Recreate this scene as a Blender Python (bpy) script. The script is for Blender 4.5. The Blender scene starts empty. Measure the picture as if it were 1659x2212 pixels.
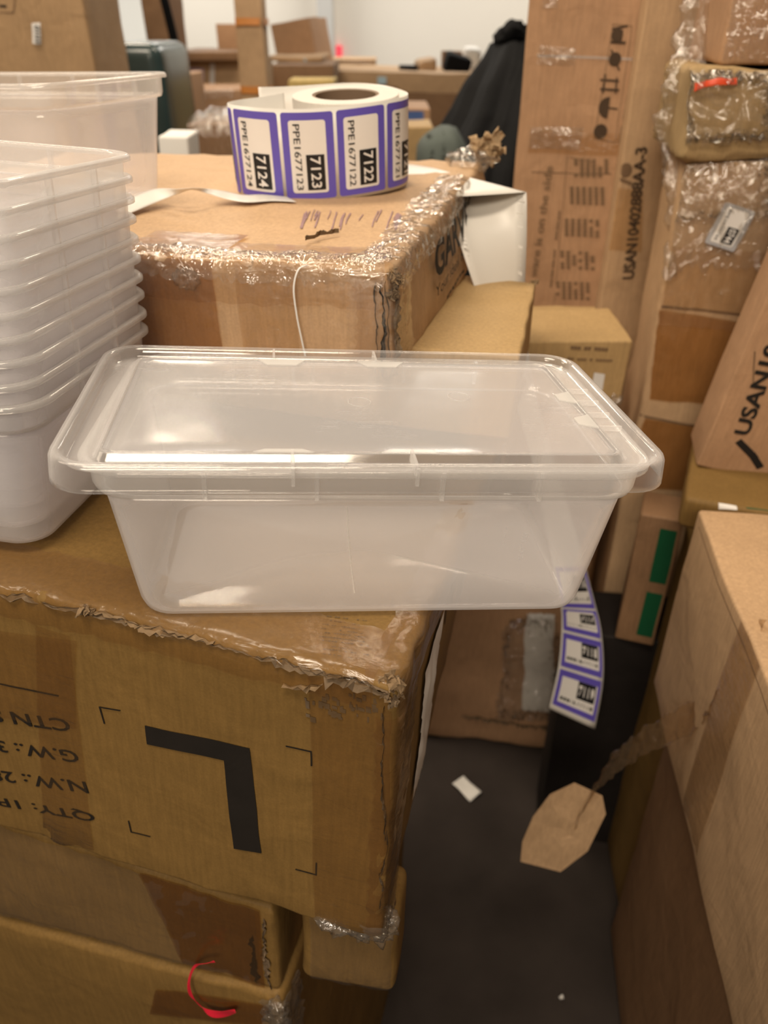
import bpy, bmesh, math, random
from mathutils import Vector, Matrix, noise, Euler

# ---------------------------------------------------------------- camera / light
SC = bpy.context.scene
COL = SC.collection
CAM_H, PITCH, FPX = 1.5, math.radians(32.5), 1661.0
cam_d = bpy.data.cameras.new('camera')
cam = bpy.data.objects.new('camera', cam_d); COL.objects.link(cam)
cam.location = (0, 0, CAM_H); cam.rotation_euler = (math.pi/2-PITCH, 0, 0)
cam_d.sensor_fit = 'VERTICAL'; cam_d.sensor_height = 36; cam_d.lens = 36*FPX/2212
cam_d.clip_start = 0.01; cam_d.clip_end = 100
cam_d.dof.use_dof = True; cam_d.dof.focus_distance = 0.52; cam_d.dof.aperture_fstop = 6.6
SC.camera = cam
SC.view_settings.view_transform = 'Standard'; SC.view_settings.look = 'None'
SC.view_settings.gamma = 1; SC.view_settings.use_curve_mapping = False
SC.view_settings.exposure = 0.0
SC.cycles.transparent_max_bounces = 80
SC.cycles.max_bounces = 20
SC.cycles.diffuse_bounces = 16; SC.cycles.transmission_bounces = 8
SC.cycles.caustics_reflective = True; SC.cycles.blur_glossy = 1.0; SC.cycles.sample_clamp_indirect = 6; SC.cycles.caustics_refractive = False

w = bpy.data.worlds.new('world'); SC.world = w; w.use_nodes = True
bg = w.node_tree.nodes['Background']; bg.inputs[0].default_value = (1.0, .84, .66, 1); bg.inputs[1].default_value = 0.075

def area(loc, sx, sy, power, col=(1, .84, .65), rot=(0, 0, 0)):
    l = bpy.data.lights.new('ceiling_or_fill_lamp', 'AREA'); l.shape = 'RECTANGLE'; l.size = sx; l.size_y = sy
    l.energy = power; l.color = col
    o = bpy.data.objects.new('ceiling_or_fill_lamp', l); COL.objects.link(o); o.location = loc; o.rotation_euler = rot
    return o
area((-0.9, 1.7, 3.4), 1.2, .6, 50)
area((-0.6, -2.2, 2.9), 1.6, .6, 58, (1, .84, .65), (math.radians(50), 0, 0))  # added fill lamp behind the camera, tilted at the scene
area((-0.2, -0.25, 3.3), 1.2, .5, 40)  # added front lamp, brightens the faces turned to the camera
area((0.6, 3.6, 3.5), 1.2, .6, 40)
area((-2.4, 0.9, 3.4), 1.2, .6, 18)
area((-1.5, 4.8, 3.5), 1.2, .6, 45)
area((1.2, 9.0, 3.5), 2.6, .5, 120, (1, .93, .83))
area((-2.6, 9.4, 3.5), 2.6, .5, 120, (1, .93, .83))

# ---------------------------------------------------------------- helpers
def U(x, y, d):
    a = (x-829.5)/FPX; b = -(y-1106)/FPX; c, s = math.cos(PITCH), math.sin(PITCH)
    return Vector((a, c+b*s, -s+b*c))*d+Vector((0, 0, CAM_H))
def UZ(x, y, z):
    r = U(x, y, 1)-Vector((0, 0, CAM_H)); return r*((z-CAM_H)/r.z)+Vector((0, 0, CAM_H))
def RM(rx, ry, rz):
    return Euler((math.radians(rx), math.radians(ry), math.radians(rz)), 'XYZ').to_matrix()
def empty(name, loc, rot=None):
    o = bpy.data.objects.new(name, None); COL.objects.link(o); o.location = loc
    o.empty_display_size = .05
    if rot is not None: o.rotation_euler = rot.to_euler()
    return o
def tag(o, label=None, cat=None, group=None, kind=None):
    if label: o['label'] = label
    if cat: o['category'] = cat
    if group: o['group'] = group
    if kind: o['kind'] = kind
    return o
def mesh_obj(name, verts, faces, mat, parent=None, smooth=False):
    me = bpy.data.meshes.new(name); me.from_pydata([tuple(v) for v in verts], [], faces); me.update()
    if smooth:
        for p in me.polygons: p.use_smooth = True
    if mat: me.materials.append(mat)
    o = bpy.data.objects.new(name, me); COL.objects.link(o)
    if parent: o.parent = parent
    return o
def solid(o, t, off=0):
    """give an open sheet real thickness t (off -1 below its normals, 1 above, 0 centred)"""
    me = o.data; V = [v.co.copy() for v in me.vertices]; F = [tuple(p.vertices) for p in me.polygons]
    sm = bool(me.polygons) and me.polygons[0].use_smooth; n = len(V); NV = [Vector((0, 0, 0)) for _ in V]
    for f in F:
        nn = Vector((0, 0, 0))
        for k in range(len(f)): nn += V[f[k]].cross(V[f[(k+1) % len(f)]])
        for k in f: NV[k] += nn
    for k in range(n): NV[k] = NV[k].normalized() if NV[k].length > 1e-14 else Vector((0, 0, 1))
    h, l = t*(off+1)/2, t*(off-1)/2
    P = [V[k]+NV[k]*h for k in range(n)]+[V[k]+NV[k]*l for k in range(n)]
    G = F+[tuple(k+n for k in reversed(f)) for f in F]
    E_ = {}
    for f in F:
        for k in range(len(f)):
            a, b = f[k], f[(k+1) % len(f)]; E_[(a, b)] = E_.get((a, b), 0)+1
    for (a, b) in E_:
        if (b, a) not in E_: G.append((b, a, a+n, b+n))
    m2 = bpy.data.meshes.new(me.name); m2.from_pydata(P, [], G); m2.update()
    for m in me.materials: m2.materials.append(m)
    if sm: m2.polygons.foreach_set('use_smooth', [True]*len(m2.polygons))
    o.data = m2; bpy.data.meshes.remove(me); return o
def copy_tree(o, parent=None):
    c = o.copy(); COL.objects.link(c)
    if parent: c.parent = parent
    for ch in list(o.children): copy_tree(ch, c)
    return c
class MB:
    def __init__(s): s.v = []; s.f = []
    def box(s, a, b, M=None):
        i = len(s.v); (x0, y0, z0), (x1, y1, z1) = a, b
        for p in [(x0,y0,z0),(x1,y0,z0),(x1,y1,z0),(x0,y1,z0),(x0,y0,z1),(x1,y0,z1),(x1,y1,z1),(x0,y1,z1)]:
            s.v.append(M @ Vector(p) if M else Vector(p))
        s.f += [tuple(i+k for k in q) for q in [(0,3,2,1),(4,5,6,7),(0,1,5,4),(1,2,6,5),(2,3,7,6),(3,0,4,7)]]
    def grid(s, fn, nu, nv):
        i = len(s.v)
        for b in range(nv+1):
            for a in range(nu+1): s.v.append(Vector(fn(a/nu, b/nv)))
        for b in range(nv):
            for a in range(nu):
                k = i+b*(nu+1)+a; s.f.append((k, k+1, k+nu+2, k+nu+1))
    def build(s, name, mat, parent=None, smooth=False): return mesh_obj(name, s.v, s.f, mat, parent, smooth)

# ---------------------------------------------------------------- materials
def NT(name):
    m = bpy.data.materials.new(name); m.use_nodes = True; nt = m.node_tree; nt.nodes.clear()
    out = nt.nodes.new('ShaderNodeOutputMaterial'); return m, nt, out
def N(nt, t, **kw):
    n = nt.nodes.new(t)
    for k, v in kw.items():
        if k.startswith('i_'):
            key = k[2:]; key = int(key) if key.isdigit() else key.replace('_', ' ')
            n.inputs[key].default_value = v
        else: setattr(n, k, v)
    return n
def L(nt, a, b): nt.links.new(a, b)
def c4(c): return (c[0], c[1], c[2], 1)
def simple(name, col, rough=.6, spec=.3, emit=None, es=0, metal=0, vary=.06, scale=30, bump=0):
    m, nt, out = NT(name)
    p = N(nt, 'ShaderNodeBsdfPrincipled', i_Roughness=rough, i_Metallic=metal)
    p.inputs['Specular IOR Level'].default_value = spec
    tc = N(nt, 'ShaderNodeTexCoord'); nz = N(nt, 'ShaderNodeTexNoise', i_Scale=scale, i_Detail=4.0)
    L(nt, tc.outputs['Object'], nz.inputs['Vector'])
    mx = N(nt, 'ShaderNodeMix', data_type='RGBA')
    mx.inputs[6].default_value = c4([max(0, k*(1-vary)) for k in col]); mx.inputs[7].default_value = c4([min(1, k*(1+vary)) for k in col])
    L(nt, nz.outputs['Fac'], mx.inputs[0]); L(nt, mx.outputs[2], p.inputs['Base Color'])
    if bump:
        b = N(nt, 'ShaderNodeBump', i_Strength=.5, i_Distance=bump); L(nt, nz.outputs['Fac'], b.inputs['Height']); L(nt, b.outputs[0], p.inputs['Normal'])
    if emit:
        p.inputs['Emission Color'].default_value = c4(emit); p.inputs['Emission Strength'].default_value = es
    L(nt, p.outputs[0], out.inputs[0]); return m
def kraft(name, col, rough=.62, corr=True, scuff=.35, spec=.25, dark=(.55, .5, .45)):
    m, nt, out = NT(name)
    p = N(nt, 'ShaderNodeBsdfPrincipled', i_Roughness=rough); p.inputs['Specular IOR Level'].default_value = spec
    tc = N(nt, 'ShaderNodeTexCoord')
    big = N(nt, 'ShaderNodeTexNoise', i_Scale=9.0, i_Detail=5.0, i_Roughness=.6)
    mp = N(nt, 'ShaderNodeMapping'); mp.inputs['Scale'].default_value = (260, 260, 24)
    fine = N(nt, 'ShaderNodeTexNoise', i_Scale=1.0, i_Detail=3.0)
    speck = N(nt, 'ShaderNodeTexNoise', i_Scale=500.0, i_Detail=2.0)
    scf = N(nt, 'ShaderNodeTexNoise', i_Scale=5.0, i_Detail=9.0, i_Roughness=.75)
    for n in (big, speck, scf): L(nt, tc.outputs['Object'], n.inputs['Vector'])
    L(nt, tc.outputs['Object'], mp.inputs[0]); L(nt, mp.outputs[0], fine.inputs['Vector'])
    a = N(nt, 'ShaderNodeMix', data_type='RGBA'); a.inputs[6].default_value = c4([k*.82 for k in col]); a.inputs[7].default_value = c4([min(1, k*1.16) for k in col])
    L(nt, big.outputs['Fac'], a.inputs[0])
    fr = N(nt, 'ShaderNodeMapRange'); fr.inputs[1].default_value = .3; fr.inputs[2].default_value = .7; fr.inputs[3].default_value = .9; fr.inputs[4].default_value = 1.08
    L(nt, fine.outputs['Fac'], fr.inputs[0])
    b = N(nt, 'ShaderNodeVectorMath', operation='SCALE'); L(nt, a.outputs[2], b.inputs[0]); L(nt, fr.outputs[0], b.inputs['Scale'])
    sr = N(nt, 'ShaderNodeMapRange'); sr.inputs[1].default_value = .3; sr.inputs[2].default_value = .7; sr.inputs[3].default_value = .93; sr.inputs[4].default_value = 1.05
    L(nt, speck.outputs['Fac'], sr.inputs[0])
    b2 = N(nt, 'ShaderNodeVectorMath', operation='SCALE'); L(nt, b.outputs[0], b2.inputs[0]); L(nt, sr.outputs[0], b2.inputs['Scale'])
    cr = N(nt, 'ShaderNodeMapRange'); cr.inputs[1].default_value = .56; cr.inputs[2].default_value = .72; cr.inputs[3].default_value = 0; cr.inputs[4].default_value = scuff
    L(nt, scf.outputs['Fac'], cr.inputs[0])
    c = N(nt, 'ShaderNodeMix', data_type='RGBA'); L(nt, cr.outputs[0], c.inputs[0]); L(nt, b2.outputs[0], c.inputs[6]); c.inputs[7].default_value = c4([col[i]*dark[i] for i in range(3)])
    L(nt, c.outputs[2], p.inputs['Base Color'])
    add = N(nt, 'ShaderNodeMath', operation='ADD'); L(nt, fine.outputs['Fac'], add.inputs[0]); L(nt, scf.outputs['Fac'], add.inputs[1])
    bp = N(nt, 'ShaderNodeBump', i_Strength=.35, i_Distance=.0012 if corr else .0006); L(nt, add.outputs[0], bp.inputs['Height'])
    cre = N(nt, 'ShaderNodeTexNoise', i_Scale=14.0, i_Detail=3.0, i_Distortion=.6); L(nt, tc.outputs['Object'], cre.inputs['Vector'])
    cb = N(nt, 'ShaderNodeBump', i_Strength=.5, i_Distance=.006); L(nt, cre.outputs['Fac'], cb.inputs['Height']); L(nt, bp.outputs[0], cb.inputs['Normal'])
    L(nt, cb.outputs[0], p.inputs['Normal'])
    L(nt, p.outputs[0], out.inputs[0]); return m
def film(name, tint, milk=.05, milkcol=(.8, .75, .7), gl=.12, rough=.12, bscale=40, bdist=.003, stretch=(1, 1, 1), dist=1.0):
    """thin clear plastic: transparent + a little haze + gloss on wrinkles"""
    m, nt, out = NT(name)
    tc = N(nt, 'ShaderNodeTexCoord'); mp = N(nt, 'ShaderNodeMapping'); mp.inputs['Scale'].default_value = stretch
    nz = N(nt, 'ShaderNodeTexNoise', i_Scale=bscale, i_Detail=3.0, i_Distortion=dist, i_Roughness=.55)
    L(nt, tc.outputs['Object'], mp.inputs[0]); L(nt, mp.outputs[0], nz.inputs['Vector'])
    bp = N(nt, 'ShaderNodeBump', i_Strength=1.0, i_Distance=bdist); L(nt, nz.outputs['Fac'], bp.inputs['Height'])
    t = N(nt, 'ShaderNodeBsdfTransparent'); t.inputs[0].default_value = c4(tint)
    d = N(nt, 'ShaderNodeBsdfDiffuse'); d.inputs[0].default_value = c4(milkcol)
    g = N(nt, 'ShaderNodeBsdfGlossy', i_Roughness=rough); L(nt, bp.outputs[0], g.inputs['Normal'])
    m1 = N(nt, 'ShaderNodeMixShader'); m1.inputs[0].default_value = milk; L(nt, t.outputs[0], m1.inputs[1]); L(nt, d.outputs[0], m1.inputs[2])
    lw = N(nt, 'ShaderNodeLayerWeight', i_Blend=.5); L(nt, bp.outputs[0], lw.inputs['Normal'])
    pw = N(nt, 'ShaderNodeMath', operation='POWER'); L(nt, lw.outputs['Facing'], pw.inputs[0]); pw.inputs[1].default_value = 4
    mr = N(nt, 'ShaderNodeMapRange'); mr.inputs[3].default_value = gl; mr.inputs[4].default_value = .7; L(nt, pw.outputs[0], mr.inputs[0])
    m2 = N(nt, 'ShaderNodeMixShader'); L(nt, mr.outputs[0], m2.inputs[0]); L(nt, m1.outputs[0], m2.inputs[1]); L(nt, g.outputs[0], m2.inputs[2])
    L(nt, m2.outputs[0], out.inputs[0]); return m
def poly(name, a0=.16, a1=.75, col=(.86, .84, .86), pw_=2.0, rough=.12, f0=.035, scratch=0.0, tint=(.995, .995, .995), tlf=.26):
    """milky polypropylene wall surface"""
    m, nt, out = NT(name)
    tc = N(nt, 'ShaderNodeTexCoord')
    nz = N(nt, 'ShaderNodeTexNoise', i_Scale=12.0, i_Detail=2.0); L(nt, tc.outputs['Object'], nz.inputs['Vector'])
    bp = N(nt, 'ShaderNodeBump', i_Strength=.6, i_Distance=.0012); L(nt, nz.outputs['Fac'], bp.inputs['Height'])
    t = N(nt, 'ShaderNodeBsdfTransparent'); t.inputs[0].default_value = c4(tint)
    d = N(nt, 'ShaderNodeBsdfDiffuse'); d.inputs[0].default_value = c4(col)
    tl = N(nt, 'ShaderNodeBsdfTranslucent'); tl.inputs[0].default_value = c4(col)
    md = N(nt, 'ShaderNodeMixShader'); md.inputs[0].default_value = tlf; L(nt, d.outputs[0], md.inputs[1]); L(nt, tl.outputs[0], md.inputs[2])
    lw = N(nt, 'ShaderNodeLayerWeight', i_Blend=.5)
    pw = N(nt, 'ShaderNodeMath', operation='POWER'); L(nt, lw.outputs['Facing'], pw.inputs[0]); pw.inputs[1].default_value = pw_
    mr = N(nt, 'ShaderNodeMapRange'); mr.inputs[3].default_value = a0; mr.inputs[4].default_value = a1; L(nt, pw.outputs[0], mr.inputs[0])
    fac = mr.outputs[0]
    if scratch:
        mp = N(nt, 'ShaderNodeMapping'); mp.inputs['Scale'].default_value = (6, 90, 6); mp.inputs['Rotation'].default_value = (0, 0, .25)
        s = N(nt, 'ShaderNodeTexNoise', i_Scale=3.0, i_Detail=8.0, i_Roughness=.8); L(nt, tc.outputs['Object'], mp.inputs[0]); L(nt, mp.outputs[0], s.inputs['Vector'])
        q = N(nt, 'ShaderNodeMapRange'); q.inputs[1].default_value = .56; q.inputs[2].default_value = .78; q.inputs[4].default_value = scratch
        sb = N(nt, 'ShaderNodeTexNoise', i_Scale=11.0, i_Detail=2.0); L(nt, tc.outputs['Object'], sb.inputs['Vector'])
        sq = N(nt, 'ShaderNodeMapRange'); sq.inputs[1].default_value = .45; sq.inputs[2].default_value = .62; L(nt, sb.outputs['Fac'], sq.inputs[0])
        sm_ = N(nt, 'ShaderNodeMath', operation='MULTIPLY'); L(nt, s.outputs['Fac'], sm_.inputs[0]); L(nt, sq.outputs[0], sm_.inputs[1]); L(nt, sm_.outputs[0], q.inputs[0])
        ad = N(nt, 'ShaderNodeMath', operation='ADD', use_clamp=True); L(nt, fac, ad.inputs[0]); L(nt, q.outputs[0], ad.inputs[1]); fac = ad.outputs[0]
    m1 = N(nt, 'ShaderNodeMixShader'); L(nt, fac, m1.inputs[0]); L(nt, t.outputs[0], m1.inputs[1]); L(nt, md.outputs[0], m1.inputs[2])
    g = N(nt, 'ShaderNodeBsdfGlossy', i_Roughness=rough); L(nt, bp.outputs[0], g.inputs['Normal'])
    lw2 = N(nt, 'ShaderNodeLayerWeight', i_Blend=.5); L(nt, bp.outputs[0], lw2.inputs['Normal'])
    p5 = N(nt, 'ShaderNodeMath', operation='POWER'); L(nt, lw2.outputs['Facing'], p5.inputs[0]); p5.inputs[1].default_value = 4.5
    fr = N(nt, 'ShaderNodeMapRange'); fr.inputs[3].default_value = f0; fr.inputs[4].default_value = .5; L(nt, p5.outputs[0], fr.inputs[0])
    m2 = N(nt, 'ShaderNodeMixShader'); L(nt, fr.outputs[0], m2.inputs[0]); L(nt, m1.outputs[0], m2.inputs[1]); L(nt, g.outputs[0], m2.inputs[2])
    L(nt, m2.outputs[0], out.inputs[0]); return m

K_GOLD = kraft('kraft_golden', (.215, .127, .039))
K_OLIVE = kraft('kraft_olive_brown', (.40, .28, .14))
K_TAN = kraft('kraft_tan', (.52, .345, .20), scuff=.2)
K_PINK = kraft('kraft_pinkish', (.45, .27, .155), scuff=.2)
K_LIGHT = kraft('kraft_light', (.46, .31, .145), scuff=.15)
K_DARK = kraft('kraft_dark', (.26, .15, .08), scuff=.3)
K_INNER = simple('torn_fibre', (.24, .165, .095), .9, .1, vary=.4, scale=200)
K_GREY = simple('dirty_torn_fibre', (.155, .11, .07), .9, .1, vary=.5, scale=150)
TAPE = film('brown_packing_tape', (.965, .91, .82), milk=.04, milkcol=(.45, .28, .14), gl=.07, rough=.22, bscale=30, bdist=.0015, stretch=(1, 1, 4))
FOILINE = film('clear_tape_line', (.9, .88, .86), milk=.45, milkcol=(.75, .68, .62), gl=.1)
TAPE_D = film('dark_packing_tape', (.80, .66, .48), milk=.06, milkcol=(.32, .18, .08), gl=.07, rough=.2, bscale=30, bdist=.002)
WRAP = film('crinkled_clear_wrap', (.985, .97, .95), milk=.02, milkcol=(.9, .85, .78), gl=.06, rough=.10, bscale=16, bdist=.006, dist=1.0)
WRAP_F = film('fine_crinkled_wrap', (.97, .96, .94), milk=.05, milkcol=(.9, .85, .78), gl=.13, rough=.10, bscale=38, bdist=.008, dist=1.6)
FILM_B = film('brownish_clear_film', (.93, .86, .76), milk=.10, milkcol=(.40, .28, .17), gl=.07, rough=.14, bscale=40, bdist=.006, dist=1.5)
INK = simple('black_print', (.018, .015, .013), .7, .2, vary=.3)
INK_F = simple('faded_print', (.20, .125, .072), .8, .2, vary=.3)
INK_M = simple('brown_black_print', (.07, .045, .028), .8, .2, vary=.3)
INK_G = simple('grey_smudge', (.14, .10, .065), .8, .2, vary=.5, scale=80)
WHITE = simple('white_paper', (.80, .78, .76), .45, .4, vary=.02)
BACKING = simple('silicone_backing', (.72, .70, .66), .35, .5, vary=.03, scale=12)
PURPLE = simple('purple_print', (.125, .095, .50), .38, .45, vary=.04)
BLACKP = simple('black_label_print', (.012, .012, .014), .4, .4, vary=.1)
CORE = simple('cardboard_core', (.22, .15, .10), .8, .2, vary=.15)
BLACKBAG = simple('black_fabric', (.0045, .0045, .005), .8, .12, vary=.3, scale=60)
GAP_SHADE = simple('gap_shade_black', (.016, .013, .012), .7, .2, vary=.3)  # black of the added blocks that keep the gap dark
TEAL = simple('dark_teal_plastic', (.035, .06, .062), .25, .6, vary=.5, scale=6)
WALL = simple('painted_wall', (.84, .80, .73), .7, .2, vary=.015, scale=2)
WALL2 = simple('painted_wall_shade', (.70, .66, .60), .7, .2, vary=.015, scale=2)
PILLAR = simple('grey_pillar_paint', (.56, .56, .55), .6, .3, vary=.02)
FLOOR = simple('dark_floor', (.040, .032, .028), .8, .15, vary=.55, scale=7, bump=.002)
ORANGE = simple('orange_tape', (.62, .24, .05), .4, .4)
RED = simple('red_label', (.80, .09, .03), .4, .4)
REDB = simple('red_ribbon_plastic', (.75, .02, .05), .3, .5)
GREEN = simple('green_print', (.008, .085, .035), .5, .3)
FOAM = simple('white_foam', (.80, .79, .76), .7, .2, vary=.03)
PLASTIC = poly('milky_plastic', a0=.15, a1=.60, pw_=1.8, col=(.985, .972, .995))
PLASTIC_RIM = poly('milky_plastic_rim', a0=.16, a1=.55, pw_=2.0, rough=.1, f0=.06, col=(.985, .975, .97))
PLASTIC_LID = poly('clear_lid_plastic', a0=.05, a1=.65, pw_=2.2, rough=.07, f0=.05, col=(.93, .92, .93))
PLASTIC_PANEL = poly('lid_panel_plastic', a0=.08, a1=.6, pw_=2.0, rough=.14, f0=.07, scratch=.45, col=(.85, .85, .88))

# ---------------------------------------------------------------- shapes in 2-D
def text_shape(s, size, bold=0.0):
    cu = bpy.data.curves.new('t', 'FONT'); cu.body = s; cu.size = size; cu.offset = bold*size; cu.align_x = 'LEFT'; cu.resolution_u = 3
    ob = bpy.data.objects.new('t', cu)
    me = bpy.data.meshes.new_from_object(ob)
    v = [(p.co.x, p.co.y) for p in me.vertices]; f = [tuple(p.vertices) for p in me.polygons]
    bpy.data.objects.remove(ob); bpy.data.curves.remove(cu); bpy.data.meshes.remove(me)
    return v, f
def bounds(v):
    return min(a for a, b in v), max(a for a, b in v), min(b for a, b in v), max(b for a, b in v)
def fit_text(s, wid, hei, bold=0.0):
    """text stretched to exactly wid x hei, origin bottom left"""
    v, f = text_shape(s, 1, bold); x0, x1, y0, y1 = bounds(v)
    return [((a-x0)/(x1-x0)*wid, (b-y0)/(y1-y0)*hei) for a, b in v], f
def rrect(wid, hei, r, nx=14):
    """rounded rectangle as column strips, origin bottom left"""
    xs = sorted(set([0, r*.08, r*.3, r*.6, r]+[r+(wid-2*r)*k/nx for k in range(nx+1)]+[wid-r*.6, wid-r*.3, wid-r*.08, wid]))
    v = []; f = []
    for i, x in enumerate(xs):
        e = max(0, r-x, x-(wid-r)); dy = r-math.sqrt(max(0, r*r-e*e)); ny = 6
        for j in range(ny+1): v.append((x, dy+(hei-2*dy)*j/ny))
        if i:
            for j in range(ny):
                a = (i-1)*(ny+1)+j; b = i*(ny+1)+j; f.append((a, b, b+1, a+1))
    return v, f
def map2(name, shape, fn, mat, parent):
    v, f = shape; return mesh_obj(name, [fn(a, b) for a, b in v], f, mat, parent)

# ---------------------------------------------------------------- cartons
def gridline(L_, r, res):
    n = max(2, int((L_-2*r)/res)); a = [0, r*.25, r*.6]+[r+(L_-2*r)*k/n for k in range(n+1)]+[L_-r*.6, L_-r*.25, L_]
    return [x-L_/2 for x in a]
class Carton:
    """root sits at base centre; front face is y=-d/2"""
    def __init__(s, label, corner, anchor, yaw, size, mat, tilt=(0, 0), r=.004, res=.03, amp=.002, nscale=9, warp=None, cat='cardboard box', group=None, name='carton', seed=0, crush=0):
        s.w, s.d, s.h = size; s.warp = warp or {}; s.amp = amp; s.ns = nscale; s.seed = seed; s.r = r; s.crush = crush
        M = RM(tilt[0], tilt[1], yaw)
        loc = Vector(corner)-M @ Vector(((anchor[0]-.5)*s.w, (anchor[1]-.5)*s.d, anchor[2]*s.h))
        s.root = empty(name, loc, M); tag(s.root, label, cat, group); s.M = M
        xs, ys, zs = gridline(s.w, r, res), gridline(s.d, r, res), gridline(s.h, r, res)
        vi = {}; V = []; F = []
        def vid(i, j, k):
            key = (i, j, k)
            if key not in vi:
                vi[key] = len(V); V.append(s.P(Vector((xs[i], ys[j], zs[k]+s.h/2))))
            return vi[key]
        X, Y, Z = len(xs)-1, len(ys)-1, len(zs)-1
        for i in range(X):
            for j in range(Y):
                F.append((vid(i, j, 0), vid(i, j+1, 0), vid(i+1, j+1, 0), vid(i+1, j, 0)))
                F.append((vid(i, j, Z), vid(i+1, j, Z), vid(i+1, j+1, Z), vid(i, j+1, Z)))
        for i in range(X):
            for k in range(Z):
                F.append((vid(i, 0, k), vid(i+1, 0, k), vid(i+1, 0, k+1), vid(i, 0, k+1)))
                F.append((vid(i, Y, k), vid(i, Y, k+1), vid(i+1, Y, k+1), vid(i+1, Y, k)))
        for j in range(Y):
            for k in range(Z):
                F.append((vid(0, j, k), vid(0, j, k+1), vid(0, j+1, k+1), vid(0, j+1, k)))
                F.append((vid(X, j, k), vid(X, j+1, k), vid(X, j+1, k+1), vid(X, j, k+1)))
        s.body = mesh_obj('box_body', V, F, mat, s.root, smooth=True)
    def P(s, p, off=0):
        """local box point -> rounded, warped, dented local point"""
        r = s.r; q = Vector((max(-s.w/2+r, min(s.w/2-r, p.x)), max(-s.d/2+r, min(s.d/2-r, p.y)), max(r, min(s.h-r, p.z))))
        dv = p-q
        if dv.length > 1e-9: q = q+dv.normalized()*(r+off)
        u, v, w_ = q.x/s.w+.5, q.y/s.d+.5, q.z/s.h
        o = Vector((0, 0, 0))
        for (a, b, c), vec in s.warp.items():
            o += Vector(vec)*((u if a else 1-u)*(v if b else 1-v)*(w_ if c else 1-w_))
        n1 = noise.noise_vector(q*s.ns+Vector((s.seed*7.3, s.seed, 1)))
        n2 = noise.noise_vector(q*s.ns*4+Vector((s.seed, 3, s.seed*2.1)))
        o += n1*s.amp+n2*s.amp*.3
        if s.crush:
            # damaged edges: extra raggedness close to box edges
            e = sorted([min(u, 1-u)*s.w, min(v, 1-v)*s.d, min(w_, 1-w_)*s.h])[1]
            k = max(0, 1-e/.02)
            o += noise.noise_vector(q*70+Vector((s.seed, 0, 0)))*s.crush*k
        return q+o
    def S(s, face, u, v, off=.0006):
        w2, d2, h = s.w/2, s.d/2, s.h
        if face == 'front': p = Vector((u-w2, -d2, v)); o = Vector((0, -off, 0))
        elif face == 'right': p = Vector((w2, u-d2, v)); o = Vector((off, 0, 0))
        elif face == 'left': p = Vector((-w2, d2-u, v)); o = Vector((-off, 0, 0))
        else: p = Vector((u-w2, v-d2, h)); o = Vector((0, 0, off))
        return s.P(p)+o
    def uv(s, face, px, py):
        """where the line of sight through a photo point meets a flat face (for placing print)"""
        o = s.root.location; Mi = s.M.transposed(); c = Mi @ (Vector((0, 0, CAM_H))-o); r = Mi @ (U(px, py, 1)-Vector((0, 0, CAM_H)))
        if face == 'front': t = (-s.d/2-c.y)/r.y; q = c+r*t; return q.x+s.w/2, q.z
        if face == 'right': t = (s.w/2-c.x)/r.x; q = c+r*t; return q.y+s.d/2, q.z
        if face == 'left': t = (-s.w/2-c.x)/r.x; q = c+r*t; return s.d/2-q.y, q.z
        t = (s.h-c.z)/r.z; q = c+r*t; return q.x+s.w/2, q.y+s.d/2
    def patch(s, name, face, q, mat, nx=16, ny=8, off=.0008, rag=0, wr=0, uvs=True, seed=1):
        """four (u,v) corners; ragged outline and wrinkles optional"""
        rnd = random.Random(seed); mb = MB()
        def fn(a, b):
            u = (q[0][0]*(1-a)+q[1][0]*a)*(1-b)+(q[3][0]*(1-a)+q[2][0]*a)*b
            v = (q[0][1]*(1-a)+q[1][1]*a)*(1-b)+(q[3][1]*(1-a)+q[2][1]*a)*b
            if rag:
                e = 1-min(a, 1-a, b, 1-b)*4
                if e > 0: u += rnd.uniform(-rag, rag)*e; v += rnd.uniform(-rag, rag)*e
            o = off
            if wr: o += wr*abs(noise.noise(Vector((u*45+seed, v*45, seed))))*min(1, 6*min(a, 1-a, b, 1-b)+.15)
            return s.S(face, u, v, o)
        mb.grid(fn, nx, ny); return mb.build(name, mat, s.root, smooth=True)
    def edge_tape(s, name, edge, t0, t1, wa, wb, mat, off=.001, n=30, wr=0, rag=0, seed=1):
        """strip folded over an edge. edge: 'top_front' | 'top_right' | 'front_right'"""
        rnd = random.Random(seed); mb = MB()
        jit = [(rnd.uniform(-rag, rag), rnd.uniform(-rag, rag)) for _ in range(n+1)]
        def fn(a, b):
            t = t0+(t1-t0)*a; ja, jb = jit[int(round(a*n))]; A, B = wa+ja, wb+jb; k = (A+B)*b
            o = off+(wr*.6*(abs(noise.noise(Vector((t*26, k*110, seed))))+.5*abs(noise.noise(Vector((t*90, k*160, seed))))) if wr else 0)
            rr = s.r*.3
            if edge == 'top_front':
                return s.S('top', t, A-k, o) if k < A-rr else (s.S('front', t, s.h-(k-A), o) if k > A+rr else s.S('front', t, s.h-.0002, o)+Vector((0, 0, o)))
            if edge == 'top_right':
                return s.S('top', s.w-(A-k), t, o) if k < A-rr else (s.S('right', t, s.h-(k-A), o) if k > A+rr else s.S('right', t, s.h-.0002, o)+Vector((0, 0, o)))
            return s.S('front', s.w-(A-k), t, o) if k < A-rr else (s.S('right', (k-A), t, o) if k > A+rr else s.S('right', .0002, t, o)+Vector((0, -o, 0)))
        mb.grid(fn, n, 12); return mb.build(name, mat, s.root, smooth=True)
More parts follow.
